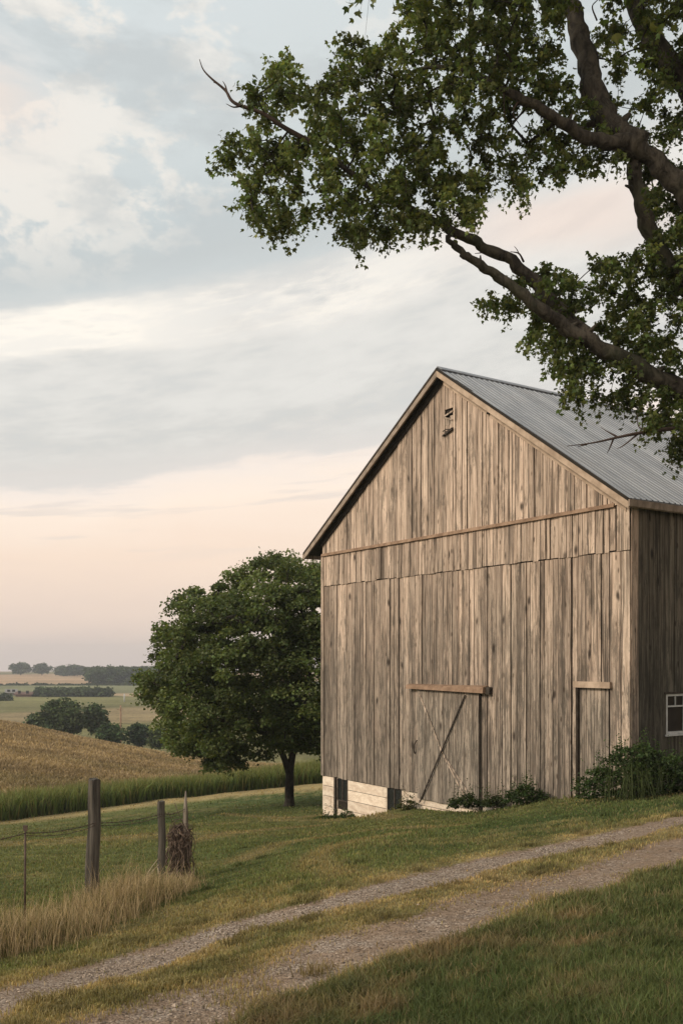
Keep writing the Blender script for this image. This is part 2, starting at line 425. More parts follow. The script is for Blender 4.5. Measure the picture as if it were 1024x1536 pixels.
def build_ground():
    ys = list(np.arange(-14, 1.5, .5))+list(np.arange(1.5, 17, .075))
    y = 17.0
    while y < 1640: y += max(.075, (y-10)*.0115); ys.append(y)
    xs = list(np.arange(0, 6.5, .075)); x = xs[-1]
    while x < 1600: x += max(.075, (x-3.5)*.03); xs.append(x)
    xs = np.array([-v for v in xs[:0:-1]]+xs); ys = np.array(ys)
    XX, YY = np.meshgrid(xs, ys); X = XX.ravel(); Y = YY.ravel()
    Z = ground(X, Y)
    V = np.c_[X, Y, Z]; nx, ny = len(xs), len(ys)
    i = np.arange(nx*ny).reshape(ny, nx)
    Fc = np.stack([i[:-1, :-1], i[:-1, 1:], i[1:, 1:], i[1:, :-1]], -1).reshape(-1, 4)
    tm, m1, m2, dd = track_mask(X, Y)
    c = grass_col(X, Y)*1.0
    near = Y < 60
    da = np.full(len(X), 9.)
    for L in lawn_arcs:
        da[near] = np.minimum(da[near], pdist(X[near], Y[near], L))
    c = mixc(c, G_DRY[None]*.95, sstep(da, .45, .05)*.6)
    # crop strip soil and the ripe field
    sd = strip_depth(X, Y)
    c = mixc(c, np.array([[.045, .05, .02]]), sstep(sd, .2, .8))
    ripe = np.array([.225, .158, .082]); n = sinnoise(X, Y, .09, 31); n2 = sinnoise(X*.3, Y, .5, 32)
    cr = mixc(np.tile(ripe, (len(X), 1)), np.array([[.13, .105, .045]]), sstep(n+.7*n2, .1, 1.6)*.6)
    c = mixc(c, cr[:, :]*1.0 if False else ripe[None], sstep(sd, 5, 7)*0.0)
    k = sstep(sd, 4.0, 6.0)[:, None]; c = c*(1-k)+cr*k
    # the valley and the far fields
    far = np.tile(np.array([.14, .13, .058]), (len(X), 1))
    u = X/np.maximum(Y, 1)
    def band(Y0, Y1, tilt, colr, soft=.03):
        q = np.log(np.maximum(Y, 1))-tilt*(u+.2)
        k = sstep(q, math.log(Y0)-soft, math.log(Y0)+soft)*sstep(q, math.log(Y1)+soft, math.log(Y1)-soft)
        return mixc(far, np.array([colr]), k)
    far = band(196, 262, .9, (.24, .185, .10)); far = band(262, 330, -.8, (.15, .14, .06)); far = band(330, 372, -1.2, (.33, .235, .145))
    far = band(372, 520, .3, (.16, .16, .085)); far = band(520, 545, 0, (.05, .06, .035)); far = band(545, 900, .5, (.34, .23, .14))
    far = band(900, 4000, 0, (.22, .18, .11))
    far *= 1.25*(1+.16*sinnoise(X, Y, .05, 41)+.10*sinnoise(X*.3, Y, .16, 42))[:, None]
    k = sstep(Y, 100, 112)[:, None]; c = c*(1-k)+far*k
    c = np.clip(c, .01, .6)
    me = np_mesh('ground', V, Fc, c, True)
    a = me.color_attributes.new('Track', 'FLOAT_COLOR', 'POINT')
    q = np.ones((len(X), 4), np.float32); q[:, 0] = m1; q[:, 1] = m2; q[:, 2] = sstep(Y, 20, 60)
    a.data.foreach_set('color', q.ravel())
    m, nt, b = new_mat('ground_cover'); b.inputs['Roughness'].default_value = 1; b.inputs['Specular IOR Level'].default_value = .05
    tc = nt.node('ShaderNodeTexCoord').outputs['Object']
    base = vcol(nt); tk = nt.node('ShaderNodeVertexColor', layer_name='Track').outputs[0]
    sp = nt.node('ShaderNodeSeparateColor'); nt.put(sp.inputs[0], tk)
    n1 = nt.noise(tc, 22, 6, .7); n2 = nt.noise(tc, 1.2, 4, .6); n3 = nt.noise(tc, 110, 3, .6)
    nf = nt.noise(nt.scale(tc, (1, .35, 1)), 1.3, 6, .75); nf2 = nt.noise(nt.scale(tc, (.05, .22, 1)), 1.0, 5, .6)
    vf = nt.math('ADD', nt.math('MULTIPLY', nf, 1.5), nt.math('MULTIPLY', nf2, .9))
    vn = nt.math('ADD', nt.math('MULTIPLY', n1, .8), nt.math('MULTIPLY', n2, .5))
    v = nt.mix(sp.outputs[2], nt.mapr(vn, .35, .95, .35, 1.05, 'LINEAR'), nt.mapr(vf, .75, 1.6, .45, 1.45, 'LINEAR'))
    soil = nt.mix(1.0, base, v, 'MULTIPLY')
    vo = nt.node('ShaderNodeTexVoronoi'); nt.put(vo.inputs['Vector'], tc); vo.inputs['Scale'].default_value = 55
    vs_ = nt.node('ShaderNodeSeparateColor'); nt.put(vs_.inputs[0], vo.outputs['Color'])
    stone = nt.mix(nt.math('POWER', vs_.outputs[0], 1.6), (.125, .092, .070, 1), (.54, .455, .375, 1))
    dirt = nt.mix(nt.mapr(n1, .3, .7), (.16, .112, .076, 1), (.34, .25, .18, 1))
    gravel = nt.mix(nt.mapr(nt.math('ADD', n3, nt.math('MULTIPLY', n2, .6)), .6, .95), dirt, stone)
    tt = nt.math('MAXIMUM', sp.outputs[0], sp.outputs[1])
    ttn = nt.math('ADD', tt, nt.math('MULTIPLY', nt.math('SUBTRACT', n1, .5), .9))
    edge = nt.mapr(ttn, .12, .42)
    n5 = nt.noise(tc, 3.2, 4, .6)
    gm = nt.mapr(nt.math('ADD', nt.math('ADD', sp.outputs[0], nt.math('MULTIPLY', sp.outputs[1], .55)), nt.math('MULTIPLY', nt.math('SUBTRACT', n5, .5), 1.8)), .30, .72)
    gravel = nt.mix(gm, dirt, gravel)
    nt.l.new(nt.mix(edge, soil, gravel), b.inputs['Base Color'])
    hgt = nt.math('ADD', nt.math('MULTIPLY', n1, .6), nt.math('MULTIPLY', vo.outputs['Distance'], -.8))
    bump(nt, b, hgt, .02, .8)
    o = link('ground', me, m); tag(o, kind='structure')
    return o
build_ground()

# ------------------------------------------------------------------ grass
def blades(X, Y, H, W, C, lean=.35, name='grass', zoff=0.0, curl=.5):
    n = len(X); Z = ground(X, Y)+zoff
    ang = rng.uniform(0, 2*math.pi, n); la = rng.uniform(0, 2*math.pi, n); L = rng.uniform(0, 1, n)**.8*lean*2
    base = np.c_[X, Y, Z]; wx = np.c_[np.cos(ang), np.sin(ang), np.zeros(n)]*(W/2)[:, None]
    ld = np.c_[np.cos(la), np.sin(la), np.zeros(n)]
    mid = base+ld*(H*L*.35)[:, None]+np.c_[np.zeros((n, 2)), H*.55]
    tip = base+ld*(H*L*(.6+curl))[:, None]+np.c_[np.zeros((n, 2)), H*(1-.28*L)]
    base[:, 2] -= .01
    V = np.stack([base-wx, base+wx, mid-wx*.75, mid+wx*.75, tip], 1).reshape(-1, 3)
    i = np.arange(n)[:, None]*5
    Fc = np.stack([i+[0, 1, 2], i+[1, 3, 2], i+[2, 3, 4]], 1).reshape(-1, 3)
    Cc = np.repeat(C, 5, 0)*np.tile(np.array([.75, .75, 1, 1, 1.12])[:, None], (n, 1))  # shade among the blades put into the colour: darker roots, lighter tips
    return V, Fc, Cc
def lawn():
    N = 760000
    y0, y1 = 2.6, 46.0
    Y = 1/(rng.uniform(1/y1, 1/y0, N)); u = rng.uniform(-.62, .80, N); X = u*Y
    # never inside the barn or under the crop
    rel = np.c_[X, Y]-C0; s = rel@B; t = rel@A
    ok = ~((s > -.02) & (s < 16) & (t > -.02) & (t < 10.8)) & (strip_depth(X, Y) < .3)
    tm, m1, m2, dd = track_mask(X, Y)
    keep = rng.uniform(0, 1, N)
    patchy = np.clip(sinnoise(X, Y, 4.2, 57)+.6*sinnoise(X, Y, 12, 58), -1, 1)
    ok &= keep > np.clip(m1*1.5+m2*(1.25-.42*np.maximum(patchy, 0)), 0, .99)
    verge_far = sstep(dd, .75, .2)*.55
    ok &= rng.uniform(0, 1, N) > verge_far*np.clip(.6+sinnoise(X, Y, 5, 55)*.6, 0, 1)
    X, Y, dd = X[ok], Y[ok], dd[ok]; n = len(X)
    fore = (Y < np.interp(X, trk2[:, 0], trk2[:, 1])) & (dd > .42)
    H = np.where(fore, .078, .031)*(1+.35*sinnoise(X, Y, 1.7, 51))*rng.uniform(.5, 1.35, n)
    H *= np.where((dd < .8) & ~fore, .85, 1)
    H = np.maximum(H, .014)*(1+.012*Y)
    # rank grass at the foot of the barn wall
    rel = np.c_[X, Y]-C0; s = rel@B; t = rel@A
    foot = .5*np.exp(-((s+.12)/.22)**2)*((t > -1) & (t < 10.9)); H *= 1+1.8*foot*rng.uniform(.3, 1.2, n)
    W = np.maximum(.0042, .00105*Y)*rng.uniform(.7, 1.3, n)
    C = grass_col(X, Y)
    da = np.full(n, 9.)
    for L in lawn_arcs: da = np.minimum(da, pdist(X, Y, L))
    C = mixc(C, G_DRY[None]*1.0, sstep(da, .45, .05)*.6)
    C = C*(rng.uniform(.72, 1.42, n)[:, None])*np.c_[rng.uniform(.88, 1.15, n), np.ones(n), rng.uniform(.8, 1.1, n)]
    dead = rng.uniform(0, 1, n) < .09
    C[dead] = np.array([.26, .20, .105])*rng.uniform(.6, 1.1, dead.sum())[:, None]
    V, Fc, Cc = blades(X, Y, H, W, C)
    tag(link('grass', np_mesh('grass', V, Fc, Cc), M['blade']), 'mown green and dry grass covering the slope round the barn', 'grass', kind='stuff')
lawn()

def tufts():   # uneven taller tufts on the verge, in the middle strip and by the wall
    pts = []
    for k in range(1500):
        Y = 1/rng.uniform(1/16., 1/3.6); X = rng.uniform(-.45, .45)*Y
        pts.append((X, Y))
    P = np.array(pts); tm, m1, m2, dd = track_mask(P[:, 0], P[:, 1])
    fore = P[:, 1] < np.interp(P[:, 0], trk2[:, 0], trk2[:, 1])
    k = (((dd > .3) & (dd < .8)) | fore | (rng.uniform(0, 1, len(P)) < .1)) & (m1 < .2) & ((m2 < .25) | (rng.uniform(0, 1, len(P)) < .07))
    P = P[k]; fore = fore[k]
    rel = P-C0; k = ~((rel@B > -.1) & (rel@A > -.1)); P = P[k]; fore = fore[k]
    n = 55; X = np.repeat(P[:, 0], n)+rng.normal(0, .05, len(P)*n); Y = np.repeat(P[:, 1], n)+rng.normal(0, .05, len(P)*n)
    hh = np.repeat(rng.uniform(.05, .11, len(P))*np.where(fore, 1.25, .75), n)*rng.uniform(.5, 1.25, len(X))
    c0 = grass_col(P[:, 0], P[:, 1])*rng.uniform(.6, 1.15, len(P))[:, None]
    C = np.repeat(c0, n, 0)*rng.uniform(.75, 1.35, len(X))[:, None]
    C *= .85
    V, Fc, Cc = blades(X, Y, hh, np.full(len(X), .0048)*(1+.06*Y), C, .5)
    tag(link('grass', np_mesh('grass_tufts', V, Fc, Cc), M['blade']), 'uneven darker grass tufts along the track verges', 'grass', kind='stuff')
tufts()

def dry_grass():
    n = 30000; t = rng.uniform(0, 1, n)**.9
    seg = np.r_[0, np.cumsum(np.linalg.norm(np.diff(tallL, axis=0), axis=1))]
    d = seg[1]*.35+(seg[-1]-seg[1]*.35)*t
    X = np.interp(d, seg, tallL[:, 0]); Y = np.interp(d, seg, tallL[:, 1])
    w = rng.normal(0, .5, n); off = np.where(w < 0, w*.45, w*.9)+.2
    end = sstep(d, seg[-1], seg[-1]-1.2)
    X += -off*.35*np.maximum(end, .3)+rng.normal(0, .18, n); Y += off*.9*np.maximum(end, .45)+rng.normal(0, .06, n)
    ok = rng.uniform(0, 1, n) < .55+.45*np.clip(sinnoise(X, Y, 3.0, 61)+.3, 0, 1)
    X, Y = X[ok], Y[ok]; n = len(X); edge = np.exp(-(np.abs(w[ok])/1.1)**2)
    H = (.12+.25*edge)*rng.uniform(.3, 1.0, n)*(1+.3*sinnoise(X, Y, 2.2, 62)); sp_ = rng.uniform(0, 1, n) < .10; H[sp_] *= 1.6; H *= 1-.42*sstep(t[ok], .70, .95)
    C = np.array([.50, .38, .23])*rng.uniform(.5, 1.25, n)[:, None]
    g = rng.uniform(0, 1, n) < .22; C[g] = np.array([.11, .12, .04])*rng.uniform(.6, 1.2, g.sum())[:, None]
    V, Fc, Cc = blades(X, Y, H, np.full(n, .0055)*rng.uniform(.5, 1.2, n), C, .32, curl=.35)
    tag(link('tall_dry_grass', np_mesh('tall_dry_grass', V, Fc, Cc), M['blade']), 'tall straw coloured grass growing round the fence posts', 'dry grass', kind='stuff')
dry_grass()

def crop():
    n = 90000
    x0, x1 = stripA[0, 0], stripA[-1, 0]
    X = rng.uniform(max(x0, -42), 30, n); dep = rng.uniform(0.0, 5.6, n)
    row = np.round(dep/.45)*.45+rng.normal(0, .05, n)
    Y = np.interp(X, stripA[:, 0], stripA[:, 1])+row+sinnoise(X, X*0, .6, 70)*.3
    H = (1.06+.12*sinnoise(X, Y, .35, 71)+.12*sinnoise(X, Y, 1.7, 72))*rng.uniform(.45, 1.15, n)*(1-.32*sstep(row, 3.0, 5.6))
    C = np.array([.105, .145, .040])*rng.uniform(.4, 1.7, n)[:, None]
    yl = rng.uniform(0, 1, n) < .16+.4*sstep(row, 3.4, 5.5); C[yl] = np.array([.25, .22, .085])*rng.uniform(.6, 1.2, yl.sum())[:, None]
    V, Fc, Cc = blades(X, Y, H, np.full(n, .045)*rng.uniform(.5, 1.3, n), C, .28)
    Cc = Cc.reshape(-1, 5, 3); Cc[:, 4] = Cc[:, 4]*.3+np.array([.24, .23, .085])*.7; Cc = Cc.reshape(-1, 3)
    tag(link('crop_rows', np_mesh('crop_rows', V, Fc, Cc), M['blade']), 'band of tall green corn along the edge of the ripe field', 'corn', kind='stuff')
    # ripe field: rough heads over the whole slope
    n = 150000
    Y = 1/rng.uniform(1/104., 1/42., n); X = rng.uniform(-.56, .12, n)*Y
    ok = strip_depth(X, Y) > 5.0; X, Y = X[ok], Y[ok]; n = len(X)
    H = .24*rng.uniform(.5, 1.3, n)*(1+.2*sinnoise(X, Y, .5, 73)); W = .0012*Y*rng.uniform(.6, 1.5, n)
    k = sstep(sinnoise(X*.5, Y, .13, 31)+.8*sinnoise(X*.3, Y, .5, 32), .0, 1.3)*.75
    C = mixc(np.tile([.35, .258, .145], (n, 1)), np.array([[.12, .112, .05]]), k)*(1+.25*sinnoise(X*.25, Y, .8, 75)+.2*sinnoise(X*.7, Y, 2.5, 76))[:, None]*rng.uniform(.6, 1.35, n)[:, None]
    V, Fc, Cc = blades(X, Y, H, W, C, .4)
    tag(link('ripe_crop', np_mesh('ripe_crop', V, Fc, Cc), M['blade']), 'ripe golden brown crop covering the low hill left of the tree', 'crop field', kind='stuff')
crop()

def stones():
    n = 2600
    s = rng.integers(3, len(trk1)-3, n); which = rng.uniform(0, 1, n) < .6
    T1 = trk1; T2 = trk2
    P = np.empty((n, 2))
    for i in range(n):
        T = T1 if which[i] else T2
        j = rng.integers(2, len(T)-3); f = rng.uniform(); w = .22 if which[i] else .42
        P[i] = T[j]+(T[j+1]-T[j])*f+np.clip(rng.normal(0, w*.8, 2), -w*1.5, w*1.5)*[.6, 1]
    Z = ground(P[:, 0], P[:, 1]); r = rng.uniform(.005, .013, n)*np.where(rng.uniform(0, 1, n) < .04, 1.6, 1)
    base = np.array([(1, 0, 0), (0, 1, 0), (-1, 0, 0), (0, -1, 0), (0, 0, .7), (0, 0, -.5)], float)
    fc = np.array([(0, 1, 4), (1, 2, 4), (2, 3, 4), (3, 0, 4), (1, 0, 5), (2, 1, 5), (3, 2, 5), (0, 3, 5)])
    jit = 1+rng.uniform(-.35, .35, (n, 6, 1)); a = rng.uniform(0, 6.28, n)
    Vb = base[None]*jit*r[:, None, None]
    x = Vb[..., 0]*np.cos(a)[:, None]-Vb[..., 1]*np.sin(a)[:, None]; y = Vb[..., 0]*np.sin(a)[:, None]+Vb[..., 1]*np.cos(a)[:, None]
    V = np.stack([x+P[:, :1], y+P[:, 1:], Vb[..., 2]+Z[:, None]+r[:, None]*.3], -1).reshape(-1, 3)
    Fc = (fc[None]+np.arange(n)[:, None, None]*6).reshape(-1, 3)
    C = np.repeat(rng.uniform(.3, .95, n)**1.4, 6)[:, None]*np.array([1, .93, .85])
    m = mat_plain('pebbles', (.40, .33, .27), (.55, .47, .40), 30)
    tag(link('gravel', np_mesh('gravel', V, Fc, C), m), 'loose pale gravel scattered along the two wheel tracks', 'gravel', kind='stuff')
stones()

# ------------------------------------------------------------------ foliage machinery
LEAF3 = np.array([(0, 0, 0), (.36, .12, .05), (.52, .55, .10), (.20, .50, .04), (0, 1, -.06), (-.20, .50, .04), (-.52, .55, .10), (-.36, .12, .05)], float)
LEAF3_F = np.array([(0, 1, 2, 3, 4), (0, 4, 5, 6, 7)])
LEAF1 = np.array([(0, 0, 0), (.38, .45, .08), (0, 1, -.05), (-.38, .45, .08)], float)
LEAF1_F = np.array([(0, 1, 2), (0, 2, 3)])
def leaf_mesh(name, P, size, C, lobed=True, droop=.6, flat=.7):
    n = len(P); tmpl, fc = (LEAF3, LEAF3_F) if lobed else (LEAF1, LEAF1_F)
    az = rng.uniform(0, 2*math.pi, n)
    d = np.c_[np.cos(az), np.sin(az), rng.normal(-droop, .5, n)]; d /= np.linalg.norm(d, axis=1)[:, None]
    nr = np.c_[rng.normal(0, 1-flat*.5, (n, 2)), np.abs(rng.normal(flat, .4, n))+.1]
    nr -= d*np.sum(nr*d, 1)[:, None]; nr /= np.linalg.norm(nr, axis=1)[:, None]+1e-9
    sd = np.cross(d, nr)
    T = tmpl[None]*size[:, None, None]
    V = P[:, None]+T[..., 0:1]*sd[:, None]+T[..., 1:2]*d[:, None]+T[..., 2:3]*nr[:, None]
    k = len(tmpl)
    Fc = (fc[None]+np.arange(n)[:, None, None]*k).reshape(-1, fc.shape[1])
    return np_mesh(name, V.reshape(-1, 3), Fc, np.repeat(C, k, 0))
def inpoly(x, y, poly):
    poly = np.asarray(poly, float); c = np.zeros(len(x), bool)
    j = len(poly)-1
    for i in range(len(poly)):
        xi, yi = poly[i]; xj, yj = poly[j]
        c ^= ((yi > y) != (yj > y)) & (x < (xj-xi)*(y-yi)/(yj-yi+1e-9)+xi); j = i
    return c
def grow(nodes0, centres, maxr=.05, tip=.004, seg=5, mb=None, sag=.08, power=.42):
    """joins every centre to the nearest grown node, thicker where more hangs on it"""
    pts = [np.array(p) for p in nodes0]; par = [-1]*len(pts); left = np.array(centres)
    allp = np.array(pts); d = np.linalg.norm(left[:, None]-allp[None], axis=2)
    best = d.argmin(1); bd = d.min(1); alive = np.ones(len(left), bool)
    idx = np.full(len(left), -1)
    for _ in range(len(left)):
        i = int(np.where(alive, bd, 1e9).argmin()); alive[i] = False
        idx[i] = len(pts); par.append(int(best[i])); pts.append(left[i])
        nd = np.linalg.norm(left-left[i], axis=1)*1.05
        k = alive & (nd < bd); bd[k] = nd[k]; best[k] = len(pts)-1
    w = np.ones(len(pts))
    for i in range(len(pts)-1, len(nodes0)-1, -1): w[par[i]] += w[i]
    if mb is not None:
        for i in range(len(nodes0), len(pts)):
            a, b = pts[par[i]], pts[i]; L = np.linalg.norm(b-a)
            r0 = min(maxr, tip*w[i]**power); r1 = r0*.8
            m1 = a+(b-a)*.5+np.array([random.uniform(-.1, .1)*L, random.uniform(-.1, .1)*L, sag*L])
            mb.tube(smooth_path([a, m1, b], 3), np.linspace(r0, r1, 7), seg, cap=False)
    return np.array(pts), par, idx

# ------------------------------------------------------------------ the old maple that overhangs the track
def near_tree():
    base = np.array([7.6, 13.6]); gz = float(ground(base[:1], base[1:])[0])
    root = empty('maple_tree', (base[0], base[1], gz), 'large leafy maple reaching over the barn from the right, bare grey limbs showing', 'tree')
    off = np.array([base[0], base[1], gz])
    W = lambda L: smooth_path([at(*p)-off for p in L], 7)
    trunk = smooth_path([(0, 0, -.25), (0, 0, .2), (-.05, .02, 1.4), (-.25, .0, 2.8), (-.45, -.1, 4.0), at(1150, 560, 13.2)-off, at(1120, 430, 13.1)-off], 5)
    tb = MB(); tb.tube(trunk, np.interp(np.arange(len(trunk)), [0, 3, 8, 18, len(trunk)-1], [.85, .62, .50, .42, .33]), 18, rough=.045)
    tb.build('trunk', M['bark'], root)
    limbs = {
        'A': ([(1165, 700, 13.4), (1100, 640, 13.3), (1030, 592, 13.1), (960, 553, 12.9), (895, 518, 12.7), (850, 492, 12.6), (800, 455, 12.4), (755, 420, 12.3), (712, 392, 12.2), (688, 375, 12.1), (668, 352, 12.0)], .205, .032),
        'A2': ([(880, 505, 12.7), (842, 470, 12.8), (808, 432, 12.9), (772, 395, 12.9), (722, 368, 12.8), (676, 344, 12.7), (630, 322, 12.6), (585, 300, 12.5), (530, 262, 12.4), (470, 215, 12.3), (425, 192, 12.2)], .11, .018),
        'B': ([(1120, 430, 13.1), (1070, 340, 13.0), (1024, 285, 12.9), (985, 245, 12.8), (945, 215, 12.7), (905, 212, 12.6), (868, 200, 12.5), (820, 168, 12.3), (768, 140, 12.2), (715, 112, 12.5), (650, 100, 12.7), (570, 130, 12.8)], .225, .016),
        'C': ([(960, 222, 12.75), (920, 196, 12.9), (895, 150, 13.1), (880, 90, 13.3), (862, 30, 13.5), (845, -30, 13.7), (800, -150, 13.9), (760, -260, 14.0)], .20, .08),
        'D': ([(950, 222, 12.8), (952, 262, 12.9), (966, 320, 13.0), (990, 380, 13.2), (1040, 440, 13.3), (1110, 480, 13.3)], .085, .14),
        'E': ([(1120, 430, 13.1), (1110, 300, 13.5), (1060, 170, 13.8), (1000, 90, 14.0), (955, 15, 14.2), (930, -80, 14.4), (880, -220, 14.6)], .26, .07),
        'G': ([(1120, 430, 13.1), (1180, 250, 12.8), (1260, 60, 12.5), (1330, -180, 12.2)], .28, .08),
        'H': ([(1150, 520, 13.2), (1260, 380, 13.8), (1400, 220, 14.4), (1560, 120, 15.0)], .24, .06),
        'I': ([(1150, 620, 13.2), (1230, 520, 12.3), (1330, 420, 11.2), (1480, 340, 10.2)], .22, .05),
    }
    skel = []
    for k, (L, r0, r1) in limbs.items():
        P = W(L); n = len(P)
        P = P+np.c_[[sum(math.sin(i*f+q)*.016 for f, q in ((.8, ord(k[0]) % 7), (1.7, 2))) for i in range(n)], np.zeros(n), [math.sin(i*.9)*.014 for i in range(n)]]
        rr = r0+(r1-r0)*np.linspace(0, 1, n)**(.6 if k in ('A', 'B') else .9)
        rr = rr*(1+.06*np.sin(np.arange(n)*1.3))
        mb = MB(); mb.tube(P, rr, 12, rough=.05)
        # stubs and burrs where twigs have broken off
        for _ in range(5):
            j = random.randrange(3, n-2); dv = np.array([random.uniform(-1, 1), random.uniform(-.6, .3), random.uniform(-.2, 1)]); dv /= np.linalg.norm(dv)
            mb.tube([P[j], P[j]+dv*(rr[j]*1.25), P[j]+dv*(rr[j]*1.25+random.uniform(.03, .12))], [rr[j]*.4, rr[j]*.26, rr[j]*.14], 7)
        mb.build('branch', M['bark'], root)
        skel += list(P[2:])
    # outlines of the leafy masses (at twelve to fourteen metres) and their depth
    masses = [
        ([(338, 240), (345, 212), (385, 212), (396, 180), (384, 145), (400, 105), (430, 88), (455, 110), (472, 148), (486, 128), (512, 100), (515, 72), (552, 52), (596, 50), (602, 15), (600, -50), (835, -50), (842, 20), (818, 45), (838, 82), (800, 90), (770, 112), (735, 135), (705, 165), (678, 200), (656, 215), (668, 250), (702, 262), (712, 300), (708, 345), (680, 338), (650, 360), (585, 345), (553, 368), (520, 355), (487, 365), (482, 322), (440, 312), (412, 346), (385, 345), (372, 290)], 12.3, .85, 30.5, -.8),
        ([(716, 205), (742, 160), (770, 112), (800, 80), (862, 108), (890, 135), (905, 180), (945, 222), (918, 250), (870, 258), (830, 250), (806, 262), (790, 300), (775, 272), (742, 238), (728, 282), (714, 285), (722, 240)], 12.6, .7, 29, -.05),
        ([(897, 50), (905, 12), (935, -40), (1130, -60), (1130, 380), (1070, 330), (1024, 280), (985, 232), (932, 188), (900, 130)], 13.6, .9, 34, -.5),
        ([(962, 250), (985, 262), (1024, 320), (1130, 400), (1150, 720), (1060, 700), (1022, 688), (1012, 655), (988, 664), (965, 650), (985, 612), (935, 598), (900, 588), (865, 598), (850, 575), (822, 552), (832, 520), (792, 506), (800, 470), (780, 452), (742, 488), (724, 455), (750, 440), (780, 440), (775, 410), (808, 405), (835, 400), (860, 412), (905, 388), (938, 398), (952, 380), (985, 350), (975, 310)], 13.0, 1.0, 29, -.4),
        ([(1130, -60), (1130, 400), (1150, 560), (1250, 600), (1420, 560), (1640, 400), (1720, 160), (1640, -140), (1450, -420), (1150, -560), (800, -520), (600, -300), (560, -50)], 13.4, 2.6, 70, -1),
    ]
    cen = []; big = []
    for poly, Yc, dep, sp, bias in masses:
        poly = np.array(poly, float); lo, hi = poly.min(0), poly.max(0)
        N = int((hi[0]-lo[0])*(hi[1]-lo[1])/(sp*sp)*9)
        x = rng.uniform(lo[0], hi[0], N); y = rng.uniform(lo[1], hi[1], N); k = inpoly(x, y, poly); x, y = x[k], y[k]
        acc = []
        gapn = sinnoise(x*.01, y*.01, 7.5, 81)+.6*sinnoise(x*.01, y*.01, 15, 82)
        if sp < 50: kk = gapn > -.42; x, y = x[kk], y[kk]
        for a, b in zip(x, y):
            dd_ = rng.uniform(bias, 1)*dep
            p = at(a, b, Yc+dd_)
            if all(np.sum((p-q)**2) > (sp*.0098*.92)**2 for q in acc[-400:]): acc.append(p)
            if len(acc) > 1500: break
        cen += [(p, sp) for p in acc]
    print('near clumps', len(cen))
    Cn = np.array([p for p, s in cen])-off; spc = np.array([s for p, s in cen])
    mb = MB(); pts, par, idx = grow(skel, Cn, .045, .0045, 5, mb, .06)
    LP, LC = [], []; SZ = []
    for c, s, ii in zip(Cn, spc, idx):
        big_ = s > 40
        p0 = pts[par[ii]]; dirn = c-p0; dirn /= np.linalg.norm(dirn)+1e-6
        tint = rng.uniform(.5, 1.6)
        for j in range(6):
            d = dirn*.7+rng.normal(0, .75, 3)+np.array([0, 0, -.05]); d /= np.linalg.norm(d)
            L = rng.uniform(.14, .36)*(2.8 if big_ else .92)
            e = c+d*L-np.array([0, 0, L*.30]); m_ = c+d*L*.5+np.array([0, 0, L*.08])
            tp = smooth_path([c, m_, e], 3); mb.tube(tp, np.linspace(.0042, .0018, len(tp)), 3, cap=False)
            nl = 12 if big_ else 20
            f = rng.uniform(.08, 1.05, nl)[:, None]
            q = np.where(f < .5, c+(m_-c)*f*2, m_+(e-m_)*(f*2-1))+rng.normal(0, .032*(2 if big_ else 1), (nl, 3))
            LP.append(q); LC.append(np.full(nl, tint)); SZ.append(rng.uniform(.036, .082, nl)*(1.9 if big_ else 1))
    LP = np.vstack(LP); tint = np.concatenate(LC)*rng.uniform(.7, 1.35, len(LP)); SZ = np.concatenate(SZ)
    C = np.array([.098, .132, .040])*tint[:, None]*np.c_[rng.uniform(.85, 1.3, len(LP)), np.ones(len(LP)), rng.uniform(.8, 1.2, len(LP))]
    print('near leaves', len(LP))
    mb.build('twigs', M['bark_dark'], root)
    link('crown', leaf_mesh('crown', LP, SZ, C, True, .7, .55), M['leaf'], root)
    # bare dead ends
    def dead(L, r0, subs):
        m = MB(); P = W(L); m.tube(P, np.linspace(r0, .004, len(P)), 6)
        for s in subs:
            q = W(s); m.tube(q, np.linspace(r0*.45, .003, len(q)), 5)
        m.build('dead_branch', M['twig'], root)
    dead([(470, 215, 12.3), (425, 190, 12.2), (395, 170, 12.15), (352, 154, 12.1), (338, 135, 12.1), (318, 118, 12.05), (305, 104, 12.05), (299, 88, 12.0)], .034,
         [[(362, 158, 12.1), (350, 160, 12.0), (339, 155, 12.0)], [(356, 156, 12.1), (347, 149, 12.2)], [(340, 137, 12.1), (338, 128, 12.1), (334, 121, 12.1)], [(326, 124, 12.1), (320, 123, 12.1)]])
    dead([(1030, 640, 13.0), (968, 648, 12.8), (930, 655, 12.7), (890, 664, 12.6), (850, 669, 12.5)], .032,
         [[(960, 648, 12.8), (935, 668, 12.7), (925, 673, 12.7)], [(925, 655, 12.7), (912, 648, 12.7), (901, 641, 12.7)], [(920, 657, 12.7), (914, 672, 12.7), (910, 680, 12.7)], [(975, 646, 12.8), (958, 640, 12.8), (955, 619, 12.8)], [(880, 666, 12.6), (866, 670, 12.6)]])
    dead([(895, 30, 13.3), (888, 10, 13.3), (895, 0, 13.3), (905, -12, 13.3)], .012, [])
    dead([(735, 372, 12.8), (724, 378, 12.8), (712, 380, 12.7)], .014, [])
    dead([(785, 392, 12.9), (778, 380, 12.8), (765, 377, 12.8)], .018, [[(779, 382, 12.8), (775, 374, 12.8), (771, 369, 12.8)]])
    dead([(778, 150, 12.2), (769, 168, 12.1), (781, 190, 12.1)], .010, [])
    dead([(755, 136, 12.2), (756, 165, 12.2), (757, 178, 12.2)], .008, [])
near_tree()

